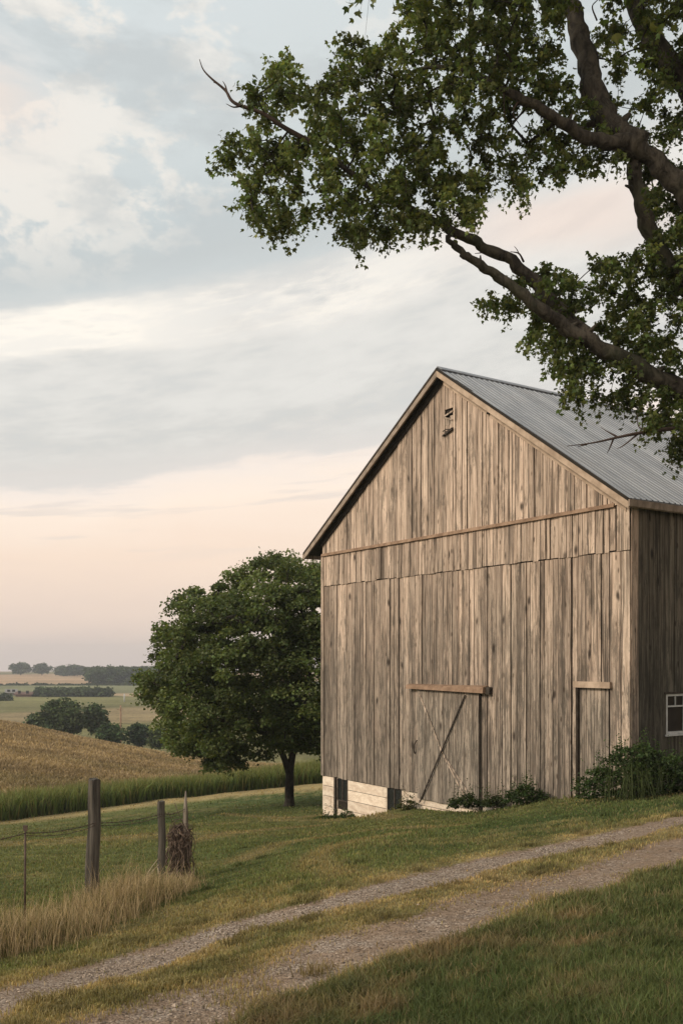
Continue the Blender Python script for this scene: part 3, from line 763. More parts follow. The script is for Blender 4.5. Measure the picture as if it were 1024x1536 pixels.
# ------------------------------------------------------------------ free-standing trees and bushes
def tree(name, label, cat, px, base_py, Y, poly, nclump, leaves, lsize, clump_r, colr, trunkr, depthf=.75, group=None, forks=None, mat='leaf', parts=True, zbase=None, lobed=False, holes=(), spikes=0, zf=.92):
    b2 = at(px, base_py, Y); gz = float(ground(b2[:1], b2[1:2])[0]) if zbase is None else zbase
    off = np.array([b2[0], b2[1], gz]); root = empty(name, off, label, cat, group)
    poly = np.array(poly, float); lo, hi = poly.min(0), poly.max(0)
    half = (hi[0]-lo[0])/2/F*Y*depthf
    acc = []; tries = 0; minr = clump_r*.74
    cx, cy = (lo+hi)/2
    while len(acc) < nclump and tries < nclump*60:
        tries += 1
        x = rng.uniform(lo[0], hi[0]); y = rng.uniform(lo[1], hi[1])
        if not inpoly(np.array([x]), np.array([y]), poly)[0]: continue
        if any((x-hx)**2+(y-hy)**2 < hr*hr for hx, hy, hr in holes): continue
        # distance from the outline decides how deep the crown is there
        e = 1e9
        for i in range(len(poly)):
            a_, b_ = poly[i-1], poly[i]; v = b_-a_; t_ = np.clip(((x-a_[0])*v[0]+(y-a_[1])*v[1])/(v@v+1e-9), 0, 1)
            e = min(e, math.hypot(x-a_[0]-t_*v[0], y-a_[1]-t_*v[1]))
        ee = min(1, e/((hi[0]-lo[0])*.30)); dmax = half*math.sqrt(max(0.02, 1-(1-ee)**2))
        dd_ = rng.choice([-1, 1])*dmax*rng.uniform(0, 1)**.45
        p = at(x, y, Y+dd_)-off
        # keep apparent place but real depth
        if acc and np.min(np.sum((np.array(acc)-p)**2, 1)) < minr*minr: continue
        acc.append(p)
    Cn = np.array(acc)
    mb = MB()
    if trunkr:
        H = (base_py-hi[1])/F*Y
        sk = []
        fl = forks or [[(0, 0, -.1), (0, 0, H*.5), (0, 0, H+.6*half), (.1, 0, H+1.2*half)]]
        for L in fl:
            P = smooth_path(L, 6); rr = np.linspace(trunkr*(1 if L[0][2] < .1 else .7), trunkr*.25, len(P))
            if L[0][2] < .1: rr[:3] *= np.array([1.4, 1.2, 1.08])
            mb.tube(P, rr, 10, rough=.05); sk += list(P[len(P)//3:] if L[0][2] < .1 else P)
        tw = MB() if parts else mb
        grow(sk, Cn, trunkr*.5, trunkr*.05, 5, tw)
        mb.build('trunk', M['bark_dark'], root)
        if parts: tw.build('branches', M['bark_dark'], root)
    # leaves: mostly in a shell round each clump, lighter clumps and darker clumps by leaf colour
    LP, LC, SZ = [], [], []
    for c in Cn:
        n = int(leaves*rng.uniform(.7, 1.3)); d = rng.normal(0, 1, (n, 3)); d /= np.linalg.norm(d, axis=1)[:, None]
        d[:, 2] = np.where(d[:, 2] < -.3, -d[:, 2]*.5, d[:, 2])
        r = clump_r*rng.uniform(.5, 1.2)*rng.uniform(.35, 1.0, n)**.5*(1+.35*rng.normal(0, .4, n))
        LP.append(c+d*r[:, None]*np.array([1.0, 1.0, zf])); LC.append(np.full(n, rng.uniform(.6, 1.45))); SZ.append(lsize*rng.uniform(.65, 1.25, n))
    for k in range(spikes):
        c = Cn[rng.integers(len(Cn))]; L = rng.uniform(.2, .5); d = np.array([rng.normal(0, .45), rng.normal(0, .3), 1]); d /= np.linalg.norm(d); m_ = 16
        f = rng.uniform(0, 1, m_)[:, None]
        LP.append(c+d*(f*L+clump_r*.6)+rng.normal(0, .028, (m_, 3))); LC.append(np.full(m_, rng.uniform(.8, 1.6))); SZ.append(lsize*rng.uniform(.6, 1.1, m_)*(1.1-.5*f[:, 0]))
    LP = np.vstack(LP); tint = np.concatenate(LC)*rng.uniform(.7, 1.35, len(LP))
    LP[:, 2] = np.maximum(LP[:, 2], .02) if not trunkr else LP[:, 2]
    C = np.array(colr)*tint[:, None]*np.c_[rng.uniform(.88, 1.2, len(LP)), np.ones(len(LP)), rng.uniform(.85, 1.15, len(LP))]
    link('crown' if trunkr else 'foliage', leaf_mesh('crown', LP, np.concatenate(SZ), C, lobed, .35, .6), M[mat], root)
    return root

crown_poly = [(208, 1018), (214, 1040), (222, 1060), (238, 1072), (240, 1100), (252, 1128), (275, 1140), (300, 1150), (325, 1170), (350, 1172), (372, 1152), (400, 1142), (430, 1138), (470, 1140), (500, 1142), (545, 1120),
              (590, 1060), (600, 1000), (590, 940), (560, 890), (520, 860), (486, 845), (466, 838), (446, 830), (420, 834), (400, 830), (375, 845), (345, 858), (330, 872), (318, 880), (290, 884), (268, 896), (258, 915), (236, 928), (234, 955), (240, 975), (226, 995)]
tree('shade_tree', 'big dark green round-crowned tree standing on the lawn left of the barn', 'tree', 434, 1210, 34.0, [(402+(a-402)*.965, 1000+(b-1000)*.955) for a, b in crown_poly], 560, 270, .125, .56, (.105, .138, .046), .19, .85, parts=False,
     forks=[[(0, 0, -.15), (0, 0, .6), (.02, 0, 1.3), (.16, .1, 2.1), (.5, .3, 3.6), (.8, .2, 5.5), (.8, 0, 7.2)],
            [(.0, 0, 1.15), (-.25, -.1, 1.9), (-.75, -.3, 2.8), (-1.6, -.2, 4.0), (-2.2, 0, 5.4)],
            [(.1, .05, 1.9), (.9, -.3, 3.0), (1.9, -.4, 4.4)], [(.4, .25, 3.3), (-.3, .9, 4.8), (-.8, 1.0, 6.8)], [(-.6, -.2, 2.6), (-1.8, -.7, 3.0), (-3.0, -.8, 3.3)]],
     holes=[(262, 1000, 9), (232, 1062, 8), (400, 962, 9), (380, 962, 6), (250, 945, 5), (345, 975, 6), (428, 1005, 6), (470, 1004, 7), (268, 1085, 6)])

def blob(cx, cy, rx, ry, base, jag=.10, n=18):
    out = []
    for i in range(n):
        a = 2*math.pi*i/n; r = 1+random.uniform(-jag, jag)
        out.append((cx+math.cos(a)*rx*r, min(base, cy+math.sin(a)*ry*r)))
    return out
FG = (.062, .088, .036)
grpV = 'trees in the valley beyond the field'
tree('broadleaf_tree', 'tallest dark tree of the valley clump, behind the crest of the ripe field', 'tree', 92, 1108, 128, blob(90, 1076, 30, 25, 1104), 70, 70, .42, 1.0, FG, .3, .8, grpV, mat='leaf_far', parts=False)
tree('broadleaf_tree', 'low spreading tree at the left foot of the valley clump', 'tree', 58, 1098, 130, blob(58, 1085, 17, 12, 1096), 34, 60, .42, .8, FG, .2, .8, grpV, mat='leaf_far', parts=False)
tree('broadleaf_tree', 'paler olive tree in front of the tallest tree of the valley clump', 'tree', 107, 1108, 122, blob(106, 1083, 19, 17, 1104), 36, 60, .40, .85, (.052, .072, .028), .2, .8, grpV, mat='leaf_far', parts=False)
tree('broadleaf_tree', 'rounded tree at the right end of the valley clump', 'tree', 144, 1110, 126, blob(142, 1080, 19, 19, 1106), 40, 65, .40, .85, FG, .25, .8, grpV, mat='leaf_far', parts=False)
bsh = 'bushes along the valley bottom'
tree('bush', 'green bush at the foot of the utility pole', 'bush', 165, 1120, 118, blob(165, 1103, 20, 13, 1122), 34, 60, .36, .75, (.050, .080, .030), 0, .8, bsh, mat='leaf_far', parts=False)
tree('bush', 'dark blue-green bush right of the utility pole', 'bush', 208, 1122, 122, blob(208, 1104, 18, 14, 1124), 34, 60, .38, .75, (.034, .058, .026), 0, .8, bsh, mat='leaf_far', parts=False)
tree('bush', 'yellowish green bush beside the shade tree crown', 'bush', 240, 1126, 118, blob(238, 1110, 14, 14, 1128), 26, 60, .36, .7, (.060, .085, .030), 0, .8, bsh, mat='leaf_far', parts=False)
tree('bush', 'dark bush hidden behind the shade tree', 'bush', 285, 1132, 116, blob(285, 1120, 26, 14, 1136), 30, 60, .38, .8, FG, 0, .8, bsh, mat='leaf_far', parts=False)
hz = 'far trees on the skyline'
tree('skyline_tree', 'rounded twin-crowned tree at the far left of the skyline', 'tree', 31, 1011, 800, blob(31, 1003, 15, 7.5, 1010), 34, 60, 1.7, 2.6, FG, .6, .7, hz, mat='leaf_far', parts=False)
tree('skyline_tree', 'small rounded tree, second from the left on the skyline', 'tree', 63, 1011, 800, blob(63, 1003.5, 12, 6.5, 1010), 28, 60, 1.7, 2.5, FG, .6, .7, hz, mat='leaf_far', parts=False)
for i, (x, y, rx, ry, lab) in enumerate([(96, 1007, 12, 6, 'long low tree between the skyline gap and the wood'), (112, 1006.5, 13, 7, 'low rounded tree joining the left end of the far wood'), (128, 1007.5, 11, 6, 'low tree against the left edge of the far wood')]):
    tree('skyline_tree', lab, 'tree', x, 1014, 760, blob(x, y, rx, ry, 1013), 26, 60, 1.7, 2.5, FG, .5, .7, hz, mat='leaf_far', parts=False)
# far wood: one mass
def wood_mass(name, label, x0, x1, ytop, ybase, Y, n, colr, depth=30, lsz=2.0, cr=3.2):
    P = []
    for i in range(n):
        x = rng.uniform(x0, x1); y = ybase-(ybase-ytop-2+rng.uniform(-2.5, 2))*rng.uniform(0, 1)**.6
        P.append(at(x, y, Y+rng.uniform(0, depth)))
    P = np.array(P); L = []; T = []
    for c in P:
        d = rng.normal(0, 1, (60, 3)); d /= np.linalg.norm(d, axis=1)[:, None]
        L.append(c+d*cr*rng.uniform(.5, 1, (60, 1))*[1.1, 1.1, .75]); T.append(np.full(60, rng.uniform(.7, 1.3)))
    L = np.vstack(L); T = np.concatenate(T)*rng.uniform(.75, 1.3, len(L))
    o = link(name, leaf_mesh(name, L, lsz*rng.uniform(.7, 1.3, len(L)), np.array(colr)*T[:, None], False, .3, .6), M['leaf_far'])
    tag(o, label, 'woodland', kind='stuff')
wood_mass('far_wood', 'hazy blue-green wood along the far skyline', 132, 330, 1001, 1029, 505, 480, FG, 40, 1.4, 2.3)
wood_mass('hedgerow', 'dark hedgerow running across the far fields', 54, 165, 1033, 1045, 332, 150, FG, 10, 1.0, 1.3)
wood_mass('hedgerow', 'thin distant hedge line below the far tan field', -120, 225, 1026.5, 1029, 486, 190, (.06, .075, .035), 4, 1.1, 1.2)
tree('broadleaf_tree', 'dark tree cut by the left edge of the picture, below the far farm', 'tree', 2, 1058, 300, blob(2, 1050, 14, 8, 1058), 26, 50, .8, 1.3, FG, .3, .7, grpV, mat='leaf_far', parts=False)

# ------------------------------------------------------------------ far poles and farm
def pole(px, base, top, Y, label, m, r=.16):
    b = at(px, base, Y); gz = float(ground(b[:1], b[1:2])[0]); topz = at(px, top, Y)[2]
    root = empty('utility_pole', (b[0], b[1], gz), label, 'utility pole', None)
    mb = MB(); mb.tube([(0, 0, -.3), (0, 0, (topz-gz)*.5), (0, 0, topz-gz)], [r, r*.9, r*.75], 8); mb.build('pole', m, root)
    mb = MB(); mb.box(-.5, .5, -.25, -.17, topz-gz-.7, topz-gz-.62); mb.build('crossarm', m, root)
pole(181, 1118, 1058, 150, 'brown wooden utility pole behind the bushes in the valley', M['wood_brown'])
pole(186.5, 1056, 1041, 290, 'pale utility pole far off in the middle fields', M['white'], .22)
def farmhouse(name, label, px, base, Y, w, d, h, rh, wallm, roofm, rz=0.0):
    b = at(px, base, Y); gz = float(ground(b[:1], b[1:2])[0]); root = empty(name, (b[0], b[1], gz), label, 'farm building', None, rz)
    mb = MB(); mb.box(-w/2, w/2, -d/2, d/2, -1, h)
    mb.add([(-w/2, -d/2, h), (-w/2, d/2, h), (-w/2, 0, h+rh), (w/2, -d/2, h), (w/2, d/2, h), (w/2, 0, h+rh)], [(0, 2, 1), (3, 4, 5)])
    mb.build('wall', wallm, root)
    mb = MB(); e = .5
    for sgn in (-1, 1):
        y0 = sgn*(d/2+e); z0 = h-e*rh/(d/2)
        mb.hexa([(-w/2-e, y0, z0), (w/2+e, y0, z0), (w/2+e, 0, h+rh), (-w/2-e, 0, h+rh), (-w/2-e, y0, z0+.25), (w/2+e, y0, z0+.25), (w/2+e, 0, h+rh+.25), (-w/2-e, 0, h+rh+.25)])
    mb.build('roof', roofm, root)
    for i in range(max(2, int(w/4))):
        x = -w/2+w*(i+.5)/max(2, int(w/4)); mb = MB(); mb.box(x-.5, x+.5, -d/2-.06, -d/2+.02, 1, 2.2); mb.build('window', M['glass'], root)
dull = mat_plain('dull_grey_farm_paint', (.20, .19, .18), (.28, .27, .26), 2)
red = mat_plain('dull_red_paint', (.13, .075, .06), (.17, .10, .08), 2)
farmhouse('farm_shed', 'long low dull red shed in the far fields', 38, 1046.5, 335, 5.6, 4, .9, .6, red, red)
farmhouse('farmhouse', 'small grey farmhouse by the left edge of the far fields', 17, 1046, 345, 3.4, 3, 1.2, .9, dull, dull, .3)
farmhouse('farmhouse', 'tiny pale house in front of the far wood', 147, 1021, 640, 2.4, 2.5, 2.6, 1.3, dull, dull, .2)

# ------------------------------------------------------------------ shrubs at the barn
tree('shrub', 'big dark rank shrub growing over the right corner of the barn', 'shrub', 945, 1200, 17.0,
     [(862, 1200), (866, 1182), (880, 1170), (898, 1150), (915, 1138), (930, 1126), (950, 1120), (968, 1122), (985, 1130), (1005, 1136), (1030, 1138), (1080, 1130), (1110, 1150), (1115, 1200), (1000, 1198)], 170, 75, .055, .19, (.045, .075, .024), 0, .17, spikes=130)
tree('shrub', 'small dark bush against the wall between the sliding door and the side door', 'shrub', 788, 1206, 19.3,
     [(760, 1206), (762, 1194), (774, 1186), (785, 1180), (798, 1184), (812, 1194), (820, 1201), (815, 1206)], 34, 48, .055, .15, (.045, .075, .024), 0, .45, spikes=26)
tree('weeds', 'low dark weeds under the sliding barn door', 'weeds', 700, 1213, 20.6,
     [(674, 1214), (680, 1204), (692, 1200), (704, 1193), (714, 1198), (722, 1206), (724, 1212)], 22, 60, .055, .12, (.042, .062, .022), 0, .5, spikes=14)
tree('weeds', 'low weeds right of the sliding barn door', 'weeds', 742, 1208, 20.3,
     [(728, 1211), (733, 1202), (745, 1197), (754, 1203), (757, 1209)], 14, 50, .055, .10, (.05, .07, .024), 0, .5, spikes=10)
tree('weeds', 'scrubby weeds along the pale foundation near the left basement window', 'weeds', 505, 1226, 25.4,
     [(470, 1240), (480, 1228), (500, 1224), (530, 1220), (540, 1228), (560, 1230), (520, 1238)], 36, 50, .06, .12, (.060, .088, .028), 0, .5, spikes=16)
tree('weeds', 'thin weeds against the foundation left of the sliding door', 'weeds', 612, 1213, 22.9,
     [(585, 1218), (600, 1210), (612, 1200), (622, 1206), (630, 1212), (612, 1219)], 14, 40, .05, .10, (.07, .08, .03), 0, .5, spikes=12)
def wisps():
    X, Y = [], []
    for i in range(130):
        p = at(random.gauss(955, 30), 1195, random.uniform(16.2, 16.9)); X.append(p[0]); Y.append(p[1])
    X = np.array(X); Y = np.array(Y)
    V, Fc, Cc = blades(X, Y, rng.uniform(.5, .98, len(X)), rng.uniform(.006, .014, len(X)), np.array([.075, .095, .035])*rng.uniform(.5, 1.4, (len(X), 1)), .3, curl=.6)
    tag(link('tall_grass', np_mesh('tall_grass', V, Fc, Cc), M['blade']), 'tall arching grass standing in the shrub at the barn corner', 'grass', kind='stuff')
wisps()

# ------------------------------------------------------------------ the barn
barn = empty('barn', (C0[0], C0[1], 0), 'large weathered grey-brown board barn with a metal gable roof', 'barn', rz=math.atan2(A[1], A[0]))
# local axes: x = along the front wall (t), y = minus the side direction (so -y ... ), computed from A and B
# rotation maps local x to A; local y to A rotated by +90 deg
LY = np.array([-A[1], A[0]])          # equals -B
def l(t, s, z): return (t, -s, z)      # s = distance back along the side wall
ZE_L, ZR, ZE_R = 3.05, 6.79, 2.98
T_L, T_R, T_E = 11.27, 5.32, -.21
def roof_z(t): return ZR-(ZR-ZE_L)*(t-T_R)/(T_L-T_R) if t > T_R else ZR-(ZR-ZE_R)*(T_R-t)/(T_R-T_E)
DEPTH = 16.0
def board_edges(t0, t1, stops, wmin=.11, wmax=.26):
    e = [t0]; marks = sorted([s for s in stops if t0 < s < t1]+[t1])
    for m_ in marks:
        while m_-e[-1] > wmax*1.15: e.append(e[-1]+random.uniform(wmin, min(wmax, m_-e[-1]-wmin*.5)))
        if m_-e[-1] < .05: e[-1] = m_
        else: e.append(m_)
    return e
def front_boards(zb, zt, t0, t1, openings, base_off, bottom_jit=.012, top_fn=None, lo=.2, hi=1.0):
    mb = MB(); stops = [q for o in openings for q in o[:2]]
    e = board_edges(t0, t1, stops)
    for a, b in zip(e[:-1], e[1:]):
        segs = [(zb, None)]; mid = (a+b)/2
        spans = [(zb+random.uniform(-bottom_jit, bottom_jit), 'top')]
        cut = [o for o in openings if o[0]-.01 <= mid <= o[1]+.01]
        g = random.uniform(.002, .006)+(random.random() < .4)*.009; off = base_off+random.uniform(0, .026); tk = .022
        cl = (random.random(), random.uniform(lo, hi), .5)
        if random.random() < .12: cl = (cl[0], cl[1]*.45, .5)
        def top(t): return (top_fn(t) if top_fn else zt)
        ranges = [[zb+random.uniform(-bottom_jit, bottom_jit), None]]
        pieces = []
        if cut:
            o = cut[0]
            if o[2] > zb+.02: pieces.append((ranges[0][0], o[2]))
            if o[3] < (zt if not top_fn else 99): pieces.append((o[3], None))
        else: pieces.append((ranges[0][0], None))
        for z0, z1 in pieces:
            za = top(a+g) if z1 is None else z1; zc = top(b-g) if z1 is None else z1
            tw = random.uniform(-.004, .004)
            x0, x1 = a+g, b-g; lean = random.uniform(-.004, .004)
            mb.hexa([l(x0, -off-tk, z0), l(x1, -off-tk-tw, z0), l(x1, -off, z0), l(x0, -off, z0),
                     l(x0+lean, -off-tk-tw, za), l(x1+lean, -off-tk, zc), l(x1+lean, -off, zc), l(x0+lean, -off, za)], cl)
    return mb
OP_SLIDE = (4.10, 6.30, -3.5, -.78); OP_DOOR = (.46, 1.26, -4, -.53)
ZB = -3.24; ZS = 2.05; ZT = 2.93
mb = front_boards(ZB, ZS, .02, 10.68, [OP_DOOR], .0, .014); 
fw = mb.build('front_wall', M['wood'], barn); fw['label'] = 'front wall of long vertical weathered boards'
ub = front_boards(ZS+.012, ZT, .02, 10.68, [], .024, .018, lo=.35, hi=1.0); ub.build('upper_siding', M['wood'], fw)
gt = front_boards(ZT, 9, .02, 10.62, [(5.02, 5.30, 5.50, 5.84)], .030, .0, top_fn=lambda t: roof_z(t)-.12, lo=.5, hi=1.05)
gt.build('gable_siding', M['wood'], fw)
bk = MB()
bk.add([l(0, .004, -4.9), l(10.68, .004, -4.9), l(10.68, .004, roof_z(10.68)-.14), l(T_R, .004, ZR-.14), l(0, .004, roof_z(0)-.14),
        l(0, .04, -4.9), l(10.68, .04, -4.9), l(10.68, .04, roof_z(10.68)-.14), l(T_R, .04, ZR-.14), l(0, .04, roof_z(0)-.14)],
       [(0, 1, 2, 3, 4), (9, 8, 7, 6, 5), (0, 5, 6, 1), (1, 6, 7, 2), (4, 9, 5, 0)])
bk.build('wall_lining', M['backing'], fw)
# thin dark seams where boards butt: a slim strip under the upper siding
tr = MB()
tr.hexa([l(.30, -.115, ZT-.035), l(10.64, -.115, ZT-.035), l(10.64, -.05, ZT-.035), l(.30, -.05, ZT-.035), l(.30, -.10, ZT+.035), l(10.64, -.10, ZT+.035), l(10.64, -.05, ZT+.05), l(.30, -.05, ZT+.05)])
tr.build('trim_board', M['wood_brown'], barn)
# side walls and back wall
def side_boards(t, out, z0, z1fn, s0, s1, openings, m, name, seed):
    mb = MB(); e = board_edges(s0, s1, [q for o in openings for q in o[:2]], .18, .32)
    for a, b in zip(e[:-1], e[1:]):
        mid = (a+b)/2; off = random.uniform(0, .02); g = random.uniform(.002, .006); cl = (random.random(), random.uniform(.2, 1), .5)
        cut = [o for o in openings if o[0] <= mid <= o[1]]
        pcs = [(z0, z1fn)] if not cut else [(z0, cut[0][2]), (cut[0][3], z1fn)]
        for za, zb in pcs:
            t0 = t-out*off; t1 = t0-out*.022
            lo_, hi_ = min(t0, t1), max(t0, t1)
            mb.hexa([l(lo_, a+g, za), l(hi_, a+g, za), l(hi_, b-g, za), l(lo_, b-g, za), l(lo_, a+g, zb), l(hi_, a+g, zb), l(hi_, b-g, zb), l(lo_, b-g, zb)], cl)
    return mb.build(name, m, barn)
WIN = (1.00, 1.60, -1.44, -.66)
sw = side_boards(-.002, 1, -3.2, roof_z(0)-.10, .03, DEPTH, [WIN], M['wood_side'], 'side_wall', 1); sw['label'] = 'side wall with tree shade in its dark boards, and a white window'
q = MB(); q.box(.006, .04, -DEPTH, -.045, -4.9, roof_z(0)-.12); q.build('wall_lining', M['backing'], sw)
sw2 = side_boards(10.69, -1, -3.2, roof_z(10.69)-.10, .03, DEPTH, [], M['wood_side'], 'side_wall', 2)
q = MB(); q.box(10.645, 10.68, -DEPTH, -.045, -4.9, roof_z(10.69)-.12); q.build('wall_lining', M['backing'], sw2)
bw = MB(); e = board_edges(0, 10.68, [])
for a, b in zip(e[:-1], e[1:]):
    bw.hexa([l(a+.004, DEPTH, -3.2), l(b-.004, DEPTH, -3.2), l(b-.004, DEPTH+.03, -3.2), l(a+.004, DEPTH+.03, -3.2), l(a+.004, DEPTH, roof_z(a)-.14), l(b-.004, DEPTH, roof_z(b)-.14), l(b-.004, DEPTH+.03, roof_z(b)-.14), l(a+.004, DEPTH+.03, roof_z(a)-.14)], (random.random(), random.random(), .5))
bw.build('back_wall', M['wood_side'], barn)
# corner boards
cb_ = MB(); cb_.box(-.045, .15, .032, .066, -3.4, ZS-.01, (.3, .95, .5)); cb_.box(-.045, .16, .058, .086, ZS+.005, ZT+.02, (.7, 1.0, .5)); cb_.build('corner_board', M['wood_light'], barn)
cb_ = MB(); cb_.box(-.062, -.047, -.16, .03, -3.4, ZT-.06, (.1, .65, .5)); cb_.build('corner_board', M['wood'], barn)
cb_ = MB(); cb_.box(10.56, 10.70, .050, .075, ZB, ZT-.05, (.5, .7, .5)); cb_.build('corner_board', M['wood'], barn)

# roof: ribbed metal sheets on both slopes
def slope(ta, za, tb, zb, name):
    mb = MB(); s0, s1 = -.27, DEPTH+.3; pitch = .165; n = int((s1-s0)/pitch)
    nrm = np.array([-(zb-za), 0, (tb-ta)]); nrm = nrm/np.linalg.norm(nrm); nrm = nrm if nrm[2] > 0 else -nrm
    prof = []
    for i in range(n):
        s = s0+i*pitch; hh = .018
        prof += [(s, 0), (s+pitch-.050, 0), (s+pitch-.036, hh), (s+pitch-.014, hh)]
    prof.append((s0+n*pitch, 0)); rows = 7
    vs = []; K_ = len(prof)
    for j in range(rows):
        f = j/(rows-1)
        for s, h in prof:
            p = np.array([ta+(tb-ta)*f, -s, za+(zb-za)*f])+nrm*(h+.006*math.sin(s*1.7+f*6)); vs.append(tuple(p))
    top = [(j*K_+i, j*K_+i+1, (j+1)*K_+i+1, (j+1)*K_+i) for j in range(rows-1) for i in range(K_-1)]
    mb.add(vs, top)
    low = [tuple(np.array(v)-nrm*.03) for v in vs]
    ed = [vs[0], vs[(rows-1)*K_], vs[-1], vs[K_-1]]
    el = [tuple(np.array(v)-nrm*.035) for v in ed]
    mb.add(ed+el, [(4, 5, 6, 7), (0, 1, 5, 4), (1, 2, 6, 5), (2, 3, 7, 6), (3, 0, 4, 7)])
    # brightness differs from sheet to sheet
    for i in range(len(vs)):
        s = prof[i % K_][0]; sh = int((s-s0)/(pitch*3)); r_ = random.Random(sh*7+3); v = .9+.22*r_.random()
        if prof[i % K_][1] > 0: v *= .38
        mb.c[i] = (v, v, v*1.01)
    return mb.build(name, M['roof'], barn)
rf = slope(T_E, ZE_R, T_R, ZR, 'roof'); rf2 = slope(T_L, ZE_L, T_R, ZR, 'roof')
rc = MB()
for sgn in (1, -1):
    dt = .16; dz = dt*.68
    rc.hexa([l(T_R, -.28, ZR+.02), l(T_R+sgn*dt, -.28, ZR-dz+.03), l(T_R+sgn*dt, DEPTH+.31, ZR-dz+.03), l(T_R, DEPTH+.31, ZR+.02),
             l(T_R, -.28, ZR+.045), l(T_R+sgn*dt, -.28, ZR-dz+.05), l(T_R+sgn*dt, DEPTH+.31, ZR-dz+.05), l(T_R, DEPTH+.31, ZR+.045)], (.7, .7, .72))
rc.build('ridge_cap', M['roof'], rf)
# rafters/soffit, rake boards and fascia
def slab(ta, tb, s0, s1, d0, d1, m, name, c=(1, 1, 1)):
    """a board following the slope from ta to tb, d0..d1 below the roof surface"""
    mb = MB(); za, zb = roof_z(ta), roof_z(tb)
    mb.hexa([l(ta, s0, za-d1), l(tb, s0, zb-d1), l(tb, s1, zb-d1), l(ta, s1, za-d1), l(ta, s0, za-d0), l(tb, s0, zb-d0), l(tb, s1, zb-d0), l(ta, s1, za-d0)], c)
    return mb.build(name, m, barn)
def rake(ta, tb, name, m, c):
    o = slab(ta, tb, -.305, -.265, .064, .205, m, name, c); return o
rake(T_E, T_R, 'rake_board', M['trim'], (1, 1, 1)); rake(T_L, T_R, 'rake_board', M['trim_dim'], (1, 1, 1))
slab(T_E, T_R, -.32, -.20, .006, .062, M['backing'], 'drip_edge'); slab(T_L, T_R, -.32, -.20, .006, .062, M['wood_dark'], 'drip_edge')
slab(T_E+.03, T_R, -.262, DEPTH+.26, .058, .085, M['wood_dark'], 'roof_deck'); slab(T_L-.03, T_R, -.262, DEPTH+.26, .058, .085, M['wood_dark'], 'roof_deck')
slab(T_E+.22, T_R, -.105, -.058, .12, .36, M['trim'], 'frieze_board'); slab(T_L-.62, T_R, -.105, -.058, .12, .30, M['wood_dark'], 'frieze_board')  # left frieze coloured dark to stand for the shaded soffit
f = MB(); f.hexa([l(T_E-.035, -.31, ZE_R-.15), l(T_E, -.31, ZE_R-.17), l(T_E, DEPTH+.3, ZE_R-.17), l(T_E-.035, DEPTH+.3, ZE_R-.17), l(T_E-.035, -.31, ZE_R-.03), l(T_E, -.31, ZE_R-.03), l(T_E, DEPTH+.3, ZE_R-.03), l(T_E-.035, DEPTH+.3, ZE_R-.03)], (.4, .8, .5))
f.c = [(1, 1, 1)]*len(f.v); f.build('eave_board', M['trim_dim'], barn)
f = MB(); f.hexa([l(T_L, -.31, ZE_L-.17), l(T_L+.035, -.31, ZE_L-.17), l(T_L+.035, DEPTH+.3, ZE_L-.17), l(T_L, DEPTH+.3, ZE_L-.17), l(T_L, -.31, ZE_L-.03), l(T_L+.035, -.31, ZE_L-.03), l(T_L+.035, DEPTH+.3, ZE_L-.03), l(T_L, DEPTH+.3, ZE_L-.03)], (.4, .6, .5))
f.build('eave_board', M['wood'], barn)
# the broken loft vent under the ridge
v = MB(); v.box(5.00, 5.32, .012, .022, 5.46, 5.88)
vent = v.build('loft_vent', M['backing'], barn)
sl = MB()
for (z, a, c) in [(5.70, .05, .9), (5.64, -.10, .8)]:
    sl.hexa([l(5.0, -.10, z-.02+a), l(5.32, -.085, z-.02-a*.3), l(5.32, -.06, z-.01), l(5.0, -.06, z-.01+a), l(5.0, -.10, z+.012+a), l(5.32, -.085, z+.015-a*.3), l(5.32, -.06, z+.02), l(5.0, -.06, z+.02+a)], (c, c, .5))
sl.box(5.02, 5.11, .050, .070, 5.46, 5.66, (.4, .9, .5)); sl.box(5.13, 5.20, .050, .072, 5.46, 5.63, (.6, .8, .5)); sl.box(5.22, 5.29, .050, .07, 5.46, 5.64, (.2, .9, .5))
sl.build('slat', M['wood_light'], vent)
sl = MB(); sl.hexa([l(4.99, -.13, 5.30), l(5.34, -.13, 5.22), l(5.34, -.06, 5.22), l(4.99, -.06, 5.30), l(4.99, -.13, 5.36), l(5.34, -.12, 5.245), l(5.34, -.06, 5.25), l(4.99, -.06, 5.37)])
sl.tube([l(5.08, -.10, 5.33), l(5.2, -.12, 5.36), l(5.33, -.10, 5.34)], .014, 5); sl.tube([l(5.2, -.11, 5.30), l(5.21, -.11, 5.17)], [.02, .008], 5)
sl.build('broken_sill', M['wood_dark'], vent)
for nm, a_, r_ in (('peg', (2.69, 4.80), .05), ('peg', (3.75, 5.42), .028)):
    q = MB(); q.tube([l(a_[0], -.05, a_[1]), l(a_[0], -.17, a_[1]-.01)], [r_*1.1, r_*.9], 8); q.build(nm, M['wood_dark'], barn)
